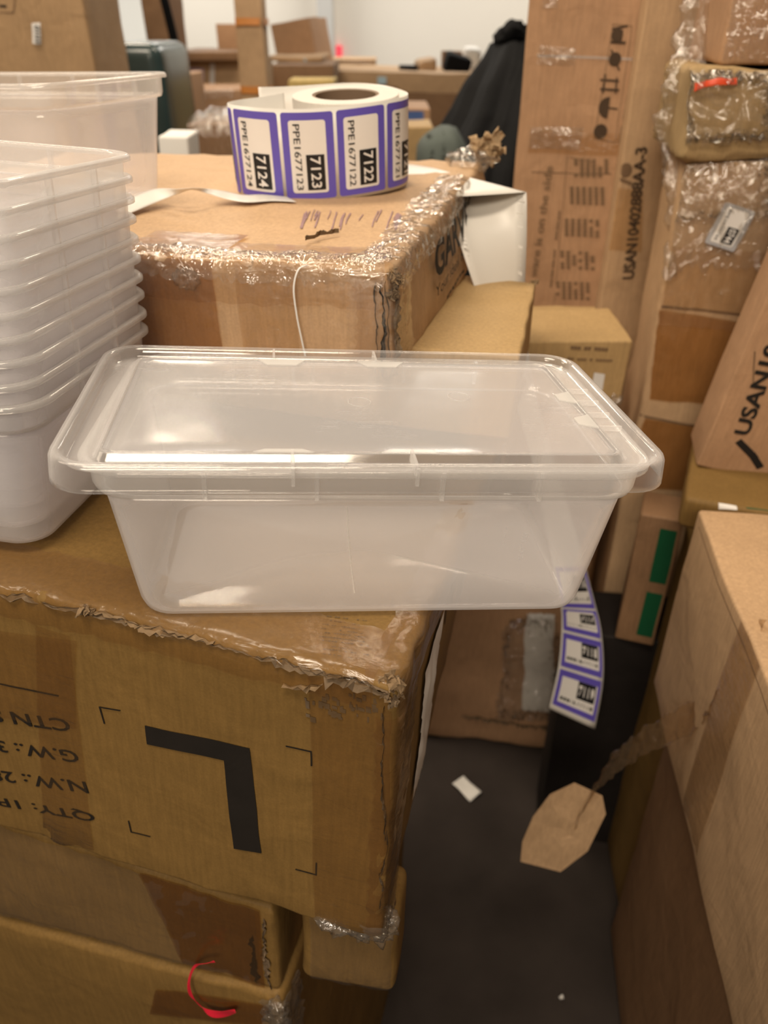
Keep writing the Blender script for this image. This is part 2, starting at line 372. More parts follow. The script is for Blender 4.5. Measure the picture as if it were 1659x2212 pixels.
    def text(s, face, body, p0, p1, hei, mat, bold=.02, name='printed_text', up=None, off=.0008):
        """p0 -> p1: baseline start/end in face (u,v); letter tops lie to the left of that direction"""
        d = Vector((p1[0]-p0[0], p1[1]-p0[1])); Lh = d.length; d.normalize(); n = Vector((-d.y, d.x))
        if up == -1: n = -n
        v, f = fit_text(body, Lh, hei, bold)
        return map2(name, (v, f), lambda a, b: s.S(face, p0[0]+d.x*a+n.x*b, p0[1]+d.y*a+n.y*b, off), mat, s.root)
    def line(s, face, pts, wid, mat, name='printed_line', off=.0008):
        mb = MB()
        for (a, b) in zip(pts[:-1], pts[1:]):
            A, B = Vector(a), Vector(b); d = (B-A).normalized(); n = Vector((-d.y, d.x))*wid/2; A2 = A-d*wid/2; B2 = B+d*wid/2
            mb.grid(lambda x, y: s.S(face, *((A2*(1-x)+B2*x)+n*(2*y-1)), off), 10, 1)
        return mb.build(name, mat, s.root)
    def crack(s, face, pts, wid, mat, name='torn_edge', off=.0012, seed=1, lift=.002):
        """ragged, curled strip of torn paper along a face polyline"""
        rnd = random.Random(seed); mb = MB(); P = []
        for (a, b) in zip(pts[:-1], pts[1:]):
            n = max(2, int((Vector(b)-Vector(a)).length/.0035))
            P += [(a[0]+(b[0]-a[0])*k/n, a[1]+(b[1]-a[1])*k/n) for k in range(n)]
        P.append(pts[-1]); n = len(P)-1
        rows = []
        for i, (u, v) in enumerate(P):
            a = P[max(0, i-1)]; b = P[min(n, i+1)]; d = Vector((b[0]-a[0], b[1]-a[1])).normalized(); nn = Vector((-d.y, d.x))
            taper = min(1, i/3, (n-i)/3)*max(.12, min(1.3, .55+1.5*noise.noise(Vector((i*.11, seed*3.3, 0))))); w1 = wid*taper*rnd.uniform(.25, 1.2); w2 = wid*taper*rnd.uniform(.15, .9); c = rnd.uniform(-.3, .3)*wid
            rows.append([s.S(face, *(Vector((u, v))+nn*(c-w1)), off+rnd.uniform(0, lift)), s.S(face, *(Vector((u, v))+nn*c), off*.6), s.S(face, *(Vector((u, v))+nn*(c+w2)), off+rnd.uniform(0, lift))])
        mb.grid(lambda x, y: rows[int(round(x*n))][int(round(y*2))], n, 2)
        return mb.build(name, mat, s.root)
def tuft(name, loc, size, n, mat, parent, seed=1, dirs=None, thin=.0012):
    """cluster of torn, curled paper flakes, in parent's local space"""
    rnd = random.Random(seed); mb = MB(); loc = Vector(loc)
    for k in range(n):
        d = Vector((rnd.uniform(-1, 1), rnd.uniform(-1, 1), rnd.uniform(-1, 1))).normalized()
        if dirs: d = (d*.8+Vector(dirs)).normalized()
        u = d.orthogonal().normalized(); u.rotate(Matrix.Rotation(rnd.uniform(0, 6.28), 3, d)); c = d.cross(u)
        ln = size*rnd.uniform(.35, .85); wd = size*rnd.uniform(.35, .8); p0 = loc+Vector((rnd.uniform(-1, 1), rnd.uniform(-1, 1), rnd.uniform(-1, 1)))*size*.35
        bend = rnd.uniform(-.6, .6)
        jit = [rnd.uniform(.4, 1.1) for _ in range(5)]
        def fn(a, b):
            return p0+d*ln*a+u*wd*(b-.5)*jit[int(round(a*4))]*(1.1-a*.6)+c*(bend*ln*a*a+.15*size*math.sin(a*5+b*2))
        mb.grid(fn, 4, 2)
    o = mb.build(name, mat, parent); solid(o, thin); return o
def crumple(name, fn, nu, nv, amp, mat, parent=None, seed=1, scale=30, thick=.0002):
    """wrinkled sheet: fn(a,b)->(point, normal)"""
    mb = MB()
    def g(a, b):
        p, n = fn(a, b); p = Vector(p)
        k = noise.noise(p*scale+Vector((seed, 0, 0)))+.5*noise.noise(p*scale*2.7+Vector((0, seed, 0)))+.3*abs(noise.noise(p*scale*6))
        return p+Vector(n)*k*amp+noise.noise_vector(p*scale*1.5)*amp*.4
    mb.grid(g, nu, nv); o = mb.build(name, mat, parent, smooth=True)
    if thick: solid(o, thick)
    return o

# ---------------------------------------------------------------- the setting
def struct(name, mb, mat): return tag(mb.build(name, mat), kind='structure')
m = MB(); m.box((-9, -3, -.1), (9, 11.4, 0)); struct('floor', m, FLOOR)
m = MB(); m.box((-9, 11.2, 0), (2.55, 11.4, 3.7)); struct('wall_back', m, WALL)
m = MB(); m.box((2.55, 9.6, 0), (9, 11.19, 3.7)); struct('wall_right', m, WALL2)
p = U(705, 100, 9.3)
m = MB(); m.box((p.x-.09, p.y-.09, 0), (p.x+.09, p.y+.09, 3.7)); struct('trim_1', m, PILLAR)   # free-standing column
p = U(736, 40, 11.0)
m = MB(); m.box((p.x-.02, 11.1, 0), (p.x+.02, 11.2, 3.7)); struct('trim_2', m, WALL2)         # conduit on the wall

# exit sign
p = U(737, 103, 10.9)
m = MB(); m.box((p.x-.085, 11.12, p.z-.06), (p.x+.085, 11.2, p.z+.06)); es = m.build('exit_sign', simple('sign_red', (.8, .05, .08), .5, .2, emit=(1, .12, .16), es=.5)); tag(es, 'small red lit sign on the white back wall right of the grey pillar', 'sign')

# ================================================================ NEAR CARTONS
# carton under the clear tub
BT = (-3, 3.2)
big = Carton('worn golden-brown carton with a large black L print, under the lidded clear tub', (.0085, .3385, 1.1575), (1, 0, 1), -17, (.60, .60, .262), K_GOLD, tilt=(-3.5, 2.2), r=.006, res=.02, amp=.0018, crush=.0035, seed=3,
             warp={(1, 1, 0): (-.045, 0, 0), (1, 0, 0): (.004, 0, 0), (0, 0, 0): (0, 0, -.03)})
def B(px, py): return big.uv('front', px, py)
# big L and crop marks, upside down
Lpts = [(313, 1558), (536, 1612), (560, 1833), (500, 1820), (480, 1637), (316, 1596)]
q = [B(*k) for k in Lpts]
m = MB(); m.grid(lambda a, b: big.S('front', *(Vector(q[0]).lerp(Vector(q[1]), a).lerp(Vector(q[5]).lerp(Vector(q[4]), a), b)), .0009), 14, 4)
m.grid(lambda a, b: big.S('front', *(Vector(q[1]).lerp(Vector(q[2]), a).lerp(Vector(q[4]).lerp(Vector(q[3]), a), b)), .0009), 14, 4)
m.build('printed_letter', INK, big.root)
for pts in [[(222, 1551), (213, 1516), (258, 1525)], [(614, 1610), (668, 1621), (668, 1650)], [(273, 1755), (278, 1778), (318, 1788)], [(634, 1870), (678, 1883), (679, 1858)]]:
    big.line('front', [B(*k) for k in pts], .0012, INK, name='crop_mark')
big.line('front', [B(0, 1463), B(123, 1491)], .0015, INK)
for body, a, b, h in [('CTN SIZE', (141, 1540), (-110, 1500), .0125), ('G.W.: 31KG', (158, 1607), (-120, 1560), .0125), ('N.W.: 28KG', (177, 1672), (-110, 1623), .0125), ('QTY: 1PCS', (192, 1732), (-90, 1680), .0125)]:
    big.text('front', body, B(*a), B(*b), h, INK, .012)
# tapes over the front
def quad(c, face, pts): return [c.uv(face, *k) for k in pts]
big.patch('tape', 'front', quad(big, 'front', [(85, 1900), (205, 1925), (150, 1370), (75, 1345)]), TAPE, off=.0011, wr=.0004)
big.patch('tape', 'front', quad(big, 'front', [(672, 2010), (832, 2040), (850, 1500), (668, 1455)]), TAPE, off=.0012, wr=.0015, nx=10, ny=20)
big.patch('tape', 'front', quad(big, 'front', [(-300, 1480), (160, 1560), (165, 1380), (-280, 1310)]), TAPE, off=.0014, wr=.001)
big.edge_tape('tape', 'top_front', .02, .585, .05, .022, TAPE, off=.0015, wr=.0025, rag=.002, n=70)
big.edge_tape('tape', 'front_right', .01, .235, .012, .05, TAPE, off=.0017, wr=.003, rag=.002, n=40)
big.edge_tape('tape', 'top_right', .0, .5, .022, .03, TAPE, off=.0016, wr=.003, rag=.002, n=60)
# torn edges
T = [(0, 1300), (60, 1318), (180, 1350), (250, 1372), (330, 1390), (470, 1423), (600, 1443), (700, 1462), (840, 1492)]
big.crack('front', [(B(*k)[0], big.h-.003+.001*math.sin(i*2)) for i, k in enumerate(T)], .0035, K_GREY, seed=4)
big.crack('front', [(B(*k)[0], big.h-.001) for k in T[2:6]], .005, K_INNER, seed=9, lift=.005)
big.crack('front', [(B(650, 1450)[0], big.h-.002), (B(845, 1480)[0], big.h-.004)], .006, K_GREY, seed=12, lift=.006)
big.crack('front', [B(*k) for k in [(832, 1520), (830, 1600), (822, 1700), (828, 1810)]], .0016, K_GREY, seed=14, lift=.003)
big.crack('front', [B(*k) for k in [(838, 1800), (832, 1850), (822, 1870), (820, 1950)]], .0022, K_GREY, seed=16, lift=.004)
big.crack('front', [B(*k) for k in [(615, 1478), (665, 1482), (700, 1475)]], .0045, K_INNER, seed=17, lift=.005)
tuft('torn_corner', (big.w/2-.004, -big.d/2+.002, big.h-.004), .013, 16, K_INNER, big.root, 5, dirs=(.1, -.3, .2))
tuft('torn_corner', (big.w/2-.002, -big.d/2-.001, big.h-.010), .008, 10, K_GREY, big.root, 6, dirs=(.1, -.6, -.3))
tuft('torn_edge', (B(195, 1350)[0]-big.w/2, -big.d/2, big.h-.002), .008, 8, K_INNER, big.root, 8, dirs=(0, -.4, .5))
# smudges of transferred print on the top and front
rnd = random.Random(5)
sm = MB()
for k in range(10):
    y = 1330+k*9; x0 = 700+rnd.uniform(-8, 12)-k*1.5; x1 = x0+rnd.uniform(60, 110)
    a, b = Vector(big.uv('top', x0, y)), Vector(big.uv('top', x1, y+11))
    n = 16
    for j in range(n):
        if rnd.random() < .35: continue
        p0 = a.lerp(b, j/n); p1 = a.lerp(b, (j+.7)/n); t = rnd.uniform(.0004, .0011)
        sm.grid(lambda u, v: big.S('top', p0.x+(p1.x-p0.x)*u, p0.y+(p1.y-p0.y)*u+t*(v-.5), .0007), 1, 1)
sm.build('smudged_print', INK_G, big.root)
sm = MB()
for k in range(46):
    a = B(rnd.uniform(655, 830), 1500+rnd.gauss(20, 16)); t = rnd.uniform(.001, .004); h = rnd.uniform(.002, .006)
    sm.grid(lambda u, v: big.S('front', a[0]+t*(u-.5), a[1]+h*(v-.5), .0007), 1, 1)
sm.build('dirt_smudge', INK_G, big.root)
# white label round the right side
def BR(px, py): return big.uv('right', px, py)
big.patch('paper_label', 'right', [(.10, .045), (.155, .03), (.145, .225), (.085, .20)], WHITE, off=.002, rag=.003, wr=.004, nx=10, ny=20)
big.line('right', [(.17, .235), (.175, .21), (.168, .20), (.178, .18)], .003, INK, name='printed_mark')
big.line('right', [(.19, .225), (.195, .19)], .003, INK, name='printed_mark')
# clear wrap at its bottom corner
def wrapball(name, c, r, n, mat, parent, seed):
    rnd = random.Random(seed)
    def fn(a, b):
        th = a*2*math.pi; ph = (b-.5)*math.pi
        d = Vector((math.cos(th)*math.cos(ph), math.sin(th)*math.cos(ph), math.sin(ph)))
        return Vector(c)+Vector((d.x*r[0], d.y*r[1], d.z*r[2])), d
    return crumple(name, fn, n, n//2, min(r)*.9, mat, parent, seed, scale=1.1/min(r), thick=0)
wrapball('clear_wrap', (big.w/2-.006, -big.d/2+.012, .004), (.016, .010, .018), 40, WRAP_F, big.root, 3)
wrapball('clear_wrap', (big.w/2-.03, -big.d/2+.005, -.002), (.022, .008, .008), 30, WRAP_F, big.root, 7)
# wrap under the lower front edge
big.edge_tape('clear_wrap', 'front_right', -.004, .022, .015, .03, WRAP_F, off=.003, wr=.006, n=20, rag=.003)

BZ = lambda px, py: None
# lower cartons on the left
def bigbase(u, v=0, z=0):
    return big.root.location+big.M @ Vector((u-big.w/2, v-big.d/2, z))
g1c = big.uv('front', 588, 1990)
g1 = Carton('brown carton wrapped in clear film directly beneath the L-printed carton', big.root.location+big.M @ Vector((g1c[0]-big.w/2, -big.d/2+.012, -.024)), (1, 0, 1), -17, (.62, .45, .125), K_GOLD, tilt=(-3.5, 2.2), r=.008, res=.02, amp=.004, seed=8, crush=.003, warp={(1, 1, 0): (-.02, 0, 0), (0, 0, 0): (0, 0, -.085), (0, 1, 0): (0, 0, -.085)})
G1 = lambda x, y: g1.uv('front', x, y)
g1.patch('clear_wrap', 'front', [(.10, .004), (.60, .004), (.60, .12), (.10, .12)], WRAP, off=.002, wr=.004, nx=50, ny=12)
g1.patch('tape', 'front', [(.52, .002), (.605, .002), (.605, .12), (.49, .12)], TAPE_D, off=.0025, wr=.003)
g1.crack('front', [(.596, .006), (.594, .075)], .005, INK, name='open_slot', seed=4, lift=.0005)
g1.crack('front', [(.612, .0), (.606, .05), (.609, .11)], .004, K_GREY, seed=5)
m = MB()
g2 = Carton('golden carton at the bottom left, lowest of the pile under the L-printed carton', g1.root.location+g1.M @ Vector((g1.w/2+.002, -g1.d/2-.003, -.003)), (1, 0, 1), -17, (.64, .46, .78), K_GOLD, tilt=(-1, .5), r=.008, res=.03, amp=.003, seed=18, crush=.003, warp={(0, 0, 1): (0, 0, -.088), (0, 1, 1): (0, 0, -.088)})
g2.patch('tape', 'front', quad(g2, 'front', [(320, 2170), (560, 2210), (590, 2170), (330, 2110)]), TAPE_D, off=.002, wr=.001)
g2.edge_tape('clear_wrap', 'front_right', .60, .778, .02, .03, WRAP_F, off=.003, wr=.01, n=30, rag=.003)
wrapball('clear_wrap', (g2.w/2-.004, -g2.d/2-.002, .755), (.009, .007, .024), 36, WRAP_F, g2.root, 13)
g3 = Carton('tan carton end poking out below the torn corner of the L-printed carton', U(850, 2150, .68), (1, 0, 0), -10, (.085, .05, .118), K_GOLD, tilt=(-2, 2), r=.010, res=.02, amp=.004, seed=28, crush=.002)
g3.patch('clear_wrap', 'front', [(.01, .0), (.083, .0), (.083, .115), (.01, .115)], WRAP, off=.002, wr=.006, nx=24, ny=10)
# red ribbon loop
ctr = [(470, 2063), (430, 2072), (415, 2110), (428, 2150), (455, 2170), (490, 2178), (515, 2168)]
mb = MB(); pts = [Vector((g2.uv('front', *k)[0]-g2.w/2, -g2.d/2-.006, g2.uv('front', *k)[1])) for k in ctr]
def rib(pts, w0, w1, n=40):
    P = []
    for i in range(n+1):
        t = i/n*(len(pts)-1); k = min(int(t), len(pts)-2); f = t-k
        p0 = pts[max(0, k-1)]; p1 = pts[k]; p2 = pts[k+1]; p3 = pts[min(len(pts)-1, k+2)]
        P.append(.5*((2*p1)+(p2-p0)*f+(2*p0-5*p1+4*p2-p3)*f*f+(3*p1-p0-3*p2+p3)*f**3))
    return P
P = rib(pts, 0, 0)
def fn(a, b):
    i = int(round(a*40)); d = (P[min(40, i+1)]-P[max(0, i-1)]).normalized(); n = Vector((0, -1, 0)); s_ = d.cross(n).normalized()
    w_ = .0012 if a < .6 else .0012+.004*math.sin((a-.6)/.4*math.pi)
    return P[i]+s_*w_*(b-.5)*2+n*.002*math.sin(a*20)*b
mb.grid(fn, 40, 2)
rr = mb.build('plastic_ribbon', REDB); rr.matrix_world = Matrix.Translation(g2.root.location) @ g2.M.to_4x4(); solid(rr, .0003)
tag(rr, 'thin curled red plastic ribbon stuck to the wrapped carton at bottom left', 'ribbon')

# intermediate slab carton and the carton that carries the label roll
mid = Carton('flat tan carton lying between the taped carton and the tub carton', UZ(1160, 608, 1.235), (1, 1, 1), -13, (.62, .27, .085), K_LIGHT, r=.004, res=.03, amp=.002, seed=31, crush=.002, tilt=(-1, 1))
tuft('torn_corner', (mid.w/2-.004, mid.d/2-.004, mid.h-.002), .008, 10, K_INNER, mid.root, 15, dirs=(.3, .2, .5))
rc = Carton('heavily taped tan carton with torn corner, carrying the purple label roll', UZ(845, 580, 1.333), (1, 0, 1), -10, (.60, .57, .098), K_TAN, r=.006, res=.02, amp=.003, crush=.004, seed=41, warp={(1, 1, 1): (.035, 0, 0), (1, 1, 0): (.065, 0, 0)})
RT = lambda x, y: rc.uv('top', x, y)
RF = lambda x, y: rc.uv('front', x, y)
RR = lambda x, y: rc.uv('right', x, y)
rc.edge_tape('tape', 'top_front', .12, .595, .06, .035, TAPE, off=.0014, wr=.0012, rag=.002, n=50)
rc.edge_tape('tape', 'top_front', .36, .45, .085, .09, TAPE_D, off=.0022, wr=.002, rag=.003, n=16)
rc.edge_tape('tape', 'top_front', .30, .345, .05, .09, TAPE, off=.0026, wr=.003, rag=.002, n=10)
rc.edge_tape('tape', 'top_front', .47, .52, .03, .09, TAPE, off=.003, wr=.003, rag=.002, n=10)
rc.patch('tape', 'top', [(.0, .055), (.3, .055), (.3, .14), (.0, .14)], TAPE, off=.001, wr=.001)
rc.edge_tape('clear_wrap', 'top_front', .20, .598, .022, .014, WRAP_F, off=.004, wr=.009, rag=.004, n=110)
rc.patch('clear_wrap', 'front', [(.16, .002), (.598, .002), (.598, .09), (.2, .09)], WRAP, off=.003, wr=.004, nx=60, ny=14)
rc.edge_tape('clear_wrap', 'top_right', .0, .40, .03, .018, WRAP_F, off=.004, wr=.012, rag=.004, n=80)
rc.edge_tape('clear_wrap', 'front_right', .002, .097, .035, .05, WRAP, off=.004, wr=.006, rag=.003, n=40)
rc.edge_tape('tape', 'front_right', .002, .097, .03, .06, TAPE, off=.002, wr=.003, rag=.003, n=24)
# open slit at the corner: thick dark layers
for du, t, mt in [(-.011, .0022, K_GREY), (-.005, .004, INK), (.0, .0016, K_INNER)]:
    rc.crack('front', [(rc.w+du-.002, .001), (rc.w+du, .05), (rc.w+du-.001, .088)], t, mt, name='torn_edge', seed=int(du*-1000)+3, off=.003, lift=.004)
rc.crack('right', [(.006, .0), (.004, .05), (.006, .085)], .004, K_GREY, seed=6, off=.003, lift=.005)
tuft('torn_corner', (rc.w/2+.001, -rc.d/2+.006, rc.h-.008), .012, 18, K_INNER, rc.root, 25, dirs=(.3, -.3, .1))
tuft('torn_corner', (rc.w/2+.001, -rc.d/2+.002, rc.h-.02), .010, 12, K_GREY, rc.root, 26, dirs=(.2, -.5, -.3))
# far right corner burst open
ub, vb = RT(1050, 345)
tuft('torn_corner', (ub-rc.w/2, vb-rc.d/2-.02, rc.h+.010), .030, 60, simple('torn_fibre_light', (.42, .30, .18), .9, .1, vary=.4, scale=100), rc.root, 27, dirs=(.3, 0, .5))
wrapball('clear_wrap', (ub-rc.w/2-.02, vb-rc.d/2-.05, rc.h+.004), (.03, .04, .012), 36, WRAP_F, rc.root, 23)
# tears
rc.crack('top', [RT(648, 524), RT(680, 512), RT(718, 505)], .006, K_GREY, seed=31, lift=.003, off=.005)
# hanging strand
mb = MB()
pp = [rc.S('front', *RF(*k), .006) for k in [(665, 530), (650, 575), (641, 620), (645, 680), (655, 730), (662, 770)]]
P2 = rib(pp, 0, 0)
mb.grid(lambda a, b: P2[int(round(a*40))]+Vector((.0008*(b-.5)*2, -.0008*b, 0)), 40, 1); st = mb.build('loose_strand', WHITE, rc.root); solid(st, .0004)
# crinkled clump of clear tape left
wrapball('clear_wrap', Vector(rc.S('front', *RF(405, 598), .002)), (.012, .004, .009), 30, WRAP_F, rc.root, 33)
# purple transferred print on top
pm = MB(); rnd = random.Random(11)
for k in range(26):
    x = 625+rnd.uniform(0, 215); y0 = 455+rnd.uniform(0, 12); y1 = y0+rnd.uniform(10, 34)
    if 735 < x < 760: continue
    a, b = Vector(RT(x, y0)), Vector(RT(x-5, y1)); t = rnd.uniform(.0007, .002)
    pm.grid(lambda u, v: rc.S('top', a.x+(b.x-a.x)*v+t*(u-.5), a.y+(b.y-a.y)*v, .0009), 1, 6)
pm.build('smudged_print', simple('faded_purple', (.30, .19, .20), .7, .2, vary=.3, scale=100), rc.root)
# printed words on the right side
rc.text('right', 'GARVEE', (.150, .046), (.400, .050), .036, INK, .03, off=.006)
rc.text('right', 'Your ideal home', (.150, .029), (.36, .031), .011, INK, .01, off=.006)
rc.text('right', '-------', (.20, .014), (.30, .016), .003, INK, .01, off=.006)

# ================================================================ TUBS
def rring(a, b, r, z, n=8, bow=0):
    """rounded rectangle ring of half sizes a,b"""
    r = min(r, a, b); P = []
    for cx, cy, t0 in ((a-r, b-r, 0), (-a+r, b-r, 90), (-a+r, -b+r, 180), (a-r, -b+r, 270)):
        for k in range(n+1):
            t = math.radians(t0+90*k/n); P.append(Vector((cx+r*math.cos(t), cy+r*math.sin(t), z)))
    # subdivide straights so the wall can bow
    Q = []
    for i in range(len(P)):
        p, q_ = P[i], P[(i+1) % len(P)]; Q.append(p)
        if (i+1) % (n+1) == 0:
            for k in range(1, 6): Q.append(p.lerp(q_, k/6))
    if bow:
        for p in Q:
            p.z += bow*(1-(p.x/a)**2)
    return Q
def loft(rings, cap_start=True, cap_end=False):
    mb = MB(); n = len(rings[0])
    for R in rings: mb.v += R
    for i in range(len(rings)-1):
        for k in range(n):
            a = i*n+k; b = i*n+(k+1) % n; mb.f.append((a, b, b+n, a+n))
    if cap_start:
        c = len(mb.v); mb.v.append(sum(rings[0], Vector())/n)
        for k in range(n): mb.f.append((c, (k+1) % n, k))
    if cap_end:
        c = len(mb.v); mb.v.append(sum(rings[-1], Vector())/n); o = (len(rings)-1)*n
        for k in range(n): mb.f.append((c, o+k, o+(k+1) % n))
    return mb
WB, DB, WT, DT, HT = .1525, .084, .1635, .0945, .120     # half sizes at bottom / top of the wall, height
def make_tub():
    root = empty('storage_tub', (0, 0, 0))
    rings = [rring(WB-.016, DB-.016, .012, .0022), rring(WB-.012, DB-.012, .014, .0), rring(WB-.006, DB-.006, .018, .0006), rring(WB-.002, DB-.002, .021, .003), rring(WB, DB, .023, .008)]
    for k in range(1, 9):
        f = k/8; rings.append(rring(WB+(WT-WB)*f, DB+(DT-DB)*f, .023, .008+(.098-.008)*f))
    o = loft(rings).build('tub_body', PLASTIC, root, True); solid(o, .0014, 1)
    r2 = [rring(WT, DT, .023, .098), rring(WT+.0045, DT+.0045, .025, .099), rring(WT+.0055, DT+.0055, .026, .102), rring(WT+.0065, DT+.0065, .027, .117), rring(WT+.0075, DT+.0075, .028, .1195), rring(WT+.011, DT+.011, .030, .1200), rring(WT+.0125, DT+.0125, .031, .1185), rring(WT+.0125, DT+.0125, .031, .1155)]
    o = loft(r2, False).build('rim', PLASTIC_RIM, root, True); solid(o, .0014, 1)
    # drainage ribs under the rim
    for s_ in (-1, 1):
        for x in (-.10, -.035, .04, .10):
            mb = MB(); y = s_*(DT+.0065); mb.box((x-.0012, min(y, y+s_*.0045), .100), (x+.0012, max(y, y+s_*.0045), .1185)); mb.build('rib', PLASTIC_RIM, o)
        x = s_*(WT+.0065)
        for yy in (-.03, .03): mb = MB(); mb.box((min(x, x+s_*.0045), yy-.0012, .100), (max(x, x+s_*.0045), yy+.0012, .1185)); mb.build('rib', PLASTIC_RIM, o)
    return root
tubM = RM(-3, 3.2, 5)
tub_base = Vector((-.0195, .490, 1.1535))
tub = make_tub(); tub.location = tub_base; tub.rotation_euler = tubM.to_euler()
tag(tub, 'clear milky plastic tub with a lid on it, standing on the L-printed carton', 'storage box')
# mould line and faint embossing on the front wall
mb = MB()
def wallp(x, t, o=.0006): return Vector((x, -(DB+(DT-DB)*t)-.0014-o, .008+.09*t))
def sx(px, py):
    o = tub.location; Mi = tubM.transposed(); c = Mi @ (Vector((0, 0, CAM_H))-o); r = Mi @ (U(px, py, 1)-Vector((0, 0, CAM_H)))
    t = (-(DB+DT)/2-c.y)/r.y; q = c+r*t; return q.x, max(0.02, min(.99, (q.z-.008)/.09))
P3 = [sx(*k) for k in [(748, 1085), (750, 1130), (754, 1180), (759, 1230), (766, 1285)]]
SCR = simple('plastic_stress_mark', (.85, .82, .78), .4, .5)
mb.grid(lambda a, b: wallp(P3[int(round(a*4))][0]+(b-.5)*.0007, P3[int(round(a*4))][1]), 4, 1); mb.build('mould_line', SCR, tub)
v, f = fit_text('5L05', .022, .0030, .0)
x0, t0 = sx(1128, 1145); t0w = t0
EMB = poly('embossed_plastic', a0=.3, a1=.6, col=(.9, .9, .92))
map2('embossed_text', (v, f), lambda a, b: wallp(x0+b, t0-a/.09, .0003), EMB, tub)
v, f = fit_text('- -- -', .014, .0006, .0); x1, t1 = sx(1090, 1130)
map2('embossed_text', (v, f), lambda a, b: wallp(x1+b, t1-a/.09, .0003), EMB, tub)

# lid
lid = empty('tub_lid', Vector((-.0165, .483, 1.2845)), RM(-1.7, 3.9, 6.8))
tag(lid, 'clear scuffed plastic lid resting slightly askew on the nearest tub', 'lid')
a, b = .1835, .1030
rg = [rring(a+.001, b+.001, .026, -.0165), rring(a+.0008, b+.0008, .026, -.013), rring(a, b, .026, -.003), rring(a-.001, b-.001, .025, -.0008), rring(a-.0035, b-.0035, .023, 0), rring(a-.006, b-.006, .021, -.0006), rring(a-.0075, b-.0075, .020, -.0035), rring(a-.0085, b-.0085, .019, -.0065), rring(a-.0105, b-.0105, .017, -.0078), rring(a-.022, b-.018, .010, -.0072), rring(a-.0235, b-.0195, .009, -.0066), rring(a-.0255, b-.0215, .008, -.0028), rring(a-.027, b-.023, .007, -.0022), rring(a-.0285, b-.0245, .006, -.0030)]
lo = loft(rg, False).build('lid_rim', PLASTIC_LID, lid, True); solid(lo, .0012, -1)
pa, pb = a-.0285, b-.0245
rg = [rring(pa, pb, .006, -.0030)]+[rring(pa*k, pb*k, .006*k, -.0034) for k in (.97, .8, .6, .4, .2)]
po = loft(rg, False, True).build('lid_panel', PLASTIC_PANEL, lid, True); solid(po, .0010, -1)
TAB = poly('frosted_tab', a0=.22, a1=.7, col=(.84, .84, .83), rough=.3, f0=.03)
def tab(cx, cy, dx, dy, l0, l1, dep):
    """trapezoid gusset: base length l0, tip l1, depth dep pointing (dx,dy)"""
    mb = MB(); t = Vector((-dy, dx, 0)); dd = Vector((dx, dy, 0)); c = Vector((cx, cy, -.0021))
    A = [c-t*l0/2, c+t*l0/2, c+t*l1/2+dd*dep, c-t*l1/2+dd*dep]; n = len(A)
    mb.v = A+[p+Vector((0, 0, -.0009)) for p in A]; mb.f = [(0, 1, 2, 3), (7, 6, 5, 4)]+[(k, k+4, (k+1) % 4+4, (k+1) % 4) for k in range(4)]
    return mb.build('gusset_tab', TAB, lid)
for x in (-.052, .0235):
    tab(x, pb+.001, 0, -1, .036, .022, .011); tab(x, -pb-.001, 0, 1, .036, .022, .004)
for y in (.012, -.030): tab(pa+.001, y, -1, 0, .022, .010, .012)
# small rounded nub ribs on the rim
for x, s_ in ((-.047, -1), (.024, -1), (-.058, 1), (.02, 1)):
    mb = MB(); y0_, y1_ = sorted((s_*(b-.004), s_*(b-.024))); mb.box((x-.0009, y0_, -.0078), (x+.0009, y1_, -.0005)); mb.build('stiffening_rib', PLASTIC_RIM, lid)
    if s_ < 0:
        mb = MB(); mb.box((x-.0010, -b-.0018, -.0115), (x+.0010, -b-.0004, -.0005)); mb.build('stiffening_rib', PLASTIC_RIM, lid)
for y in (.02, -.024):
    for e in (-.012, .0105): mb = MB(); mb.box((a-.026, y+e, -.0070), (a-.009, y+e+.0015, -.0035)); mb.build('stiffening_rib', PLASTIC_RIM, lid)
# gate marks: two faint rings in the panel
for x, y in ((-.0, .0), (.072, .012)):
    mb = MB()
    mb.grid(lambda u, v: Vector((x+(.0075+.0006*v)*math.cos(u*2*math.pi), y+(.0075+.0006*v)*math.sin(u*2*math.pi), -.0032+.0004*math.sin(v*math.pi))), 32, 2)
    mb.build('moulded_ring', TAB, lid)

# stack of nested tubs, left
sM = RM(-3, 3.2, -8.5)
corner = Vector((-.1940, .650, 1.2820))      # back right rim corner of the lowest tub
hx, hy = WT+.0125, DT+.0125
base0 = corner-sM @ Vector((hx, hy, .120))
upv = sM @ Vector((0, 0, 1))
places = ['lowest', 'second lowest', 'third from the bottom', 'fourth from the bottom', 'fifth from the bottom', 'sixth from the bottom', 'fourth from the top', 'third from the top', 'second from the top', 'topmost']
for k in range(10):
    t = copy_tree(tub) if False else make_tub()
    if k: pass
    drift = Vector((.0026*k, 0, 0))*0
    t.location = base0+upv*(.0148*k)+Vector((-.0002*k, 0, 0))
    t.rotation_euler = RM(-3, 3.2, -8.5+random.Random(k).uniform(-.6, .6)).to_euler()
    tag(t, 'milky plastic tub in the nested stack at left, %s of its stack' % places[k], 'storage box', 'nested tubs in the stack at the left')
# tub further back on the taped carton
t = make_tub(); yM = RM(0, -1, -19)
t.location = UZ(357, 414, 1.3345)-yM @ Vector((WB, DB, 0)); t.rotation_euler = yM.to_euler()
tag(t, 'open milky plastic tub at back left, standing alone on the taped carton behind the stack', 'storage box')

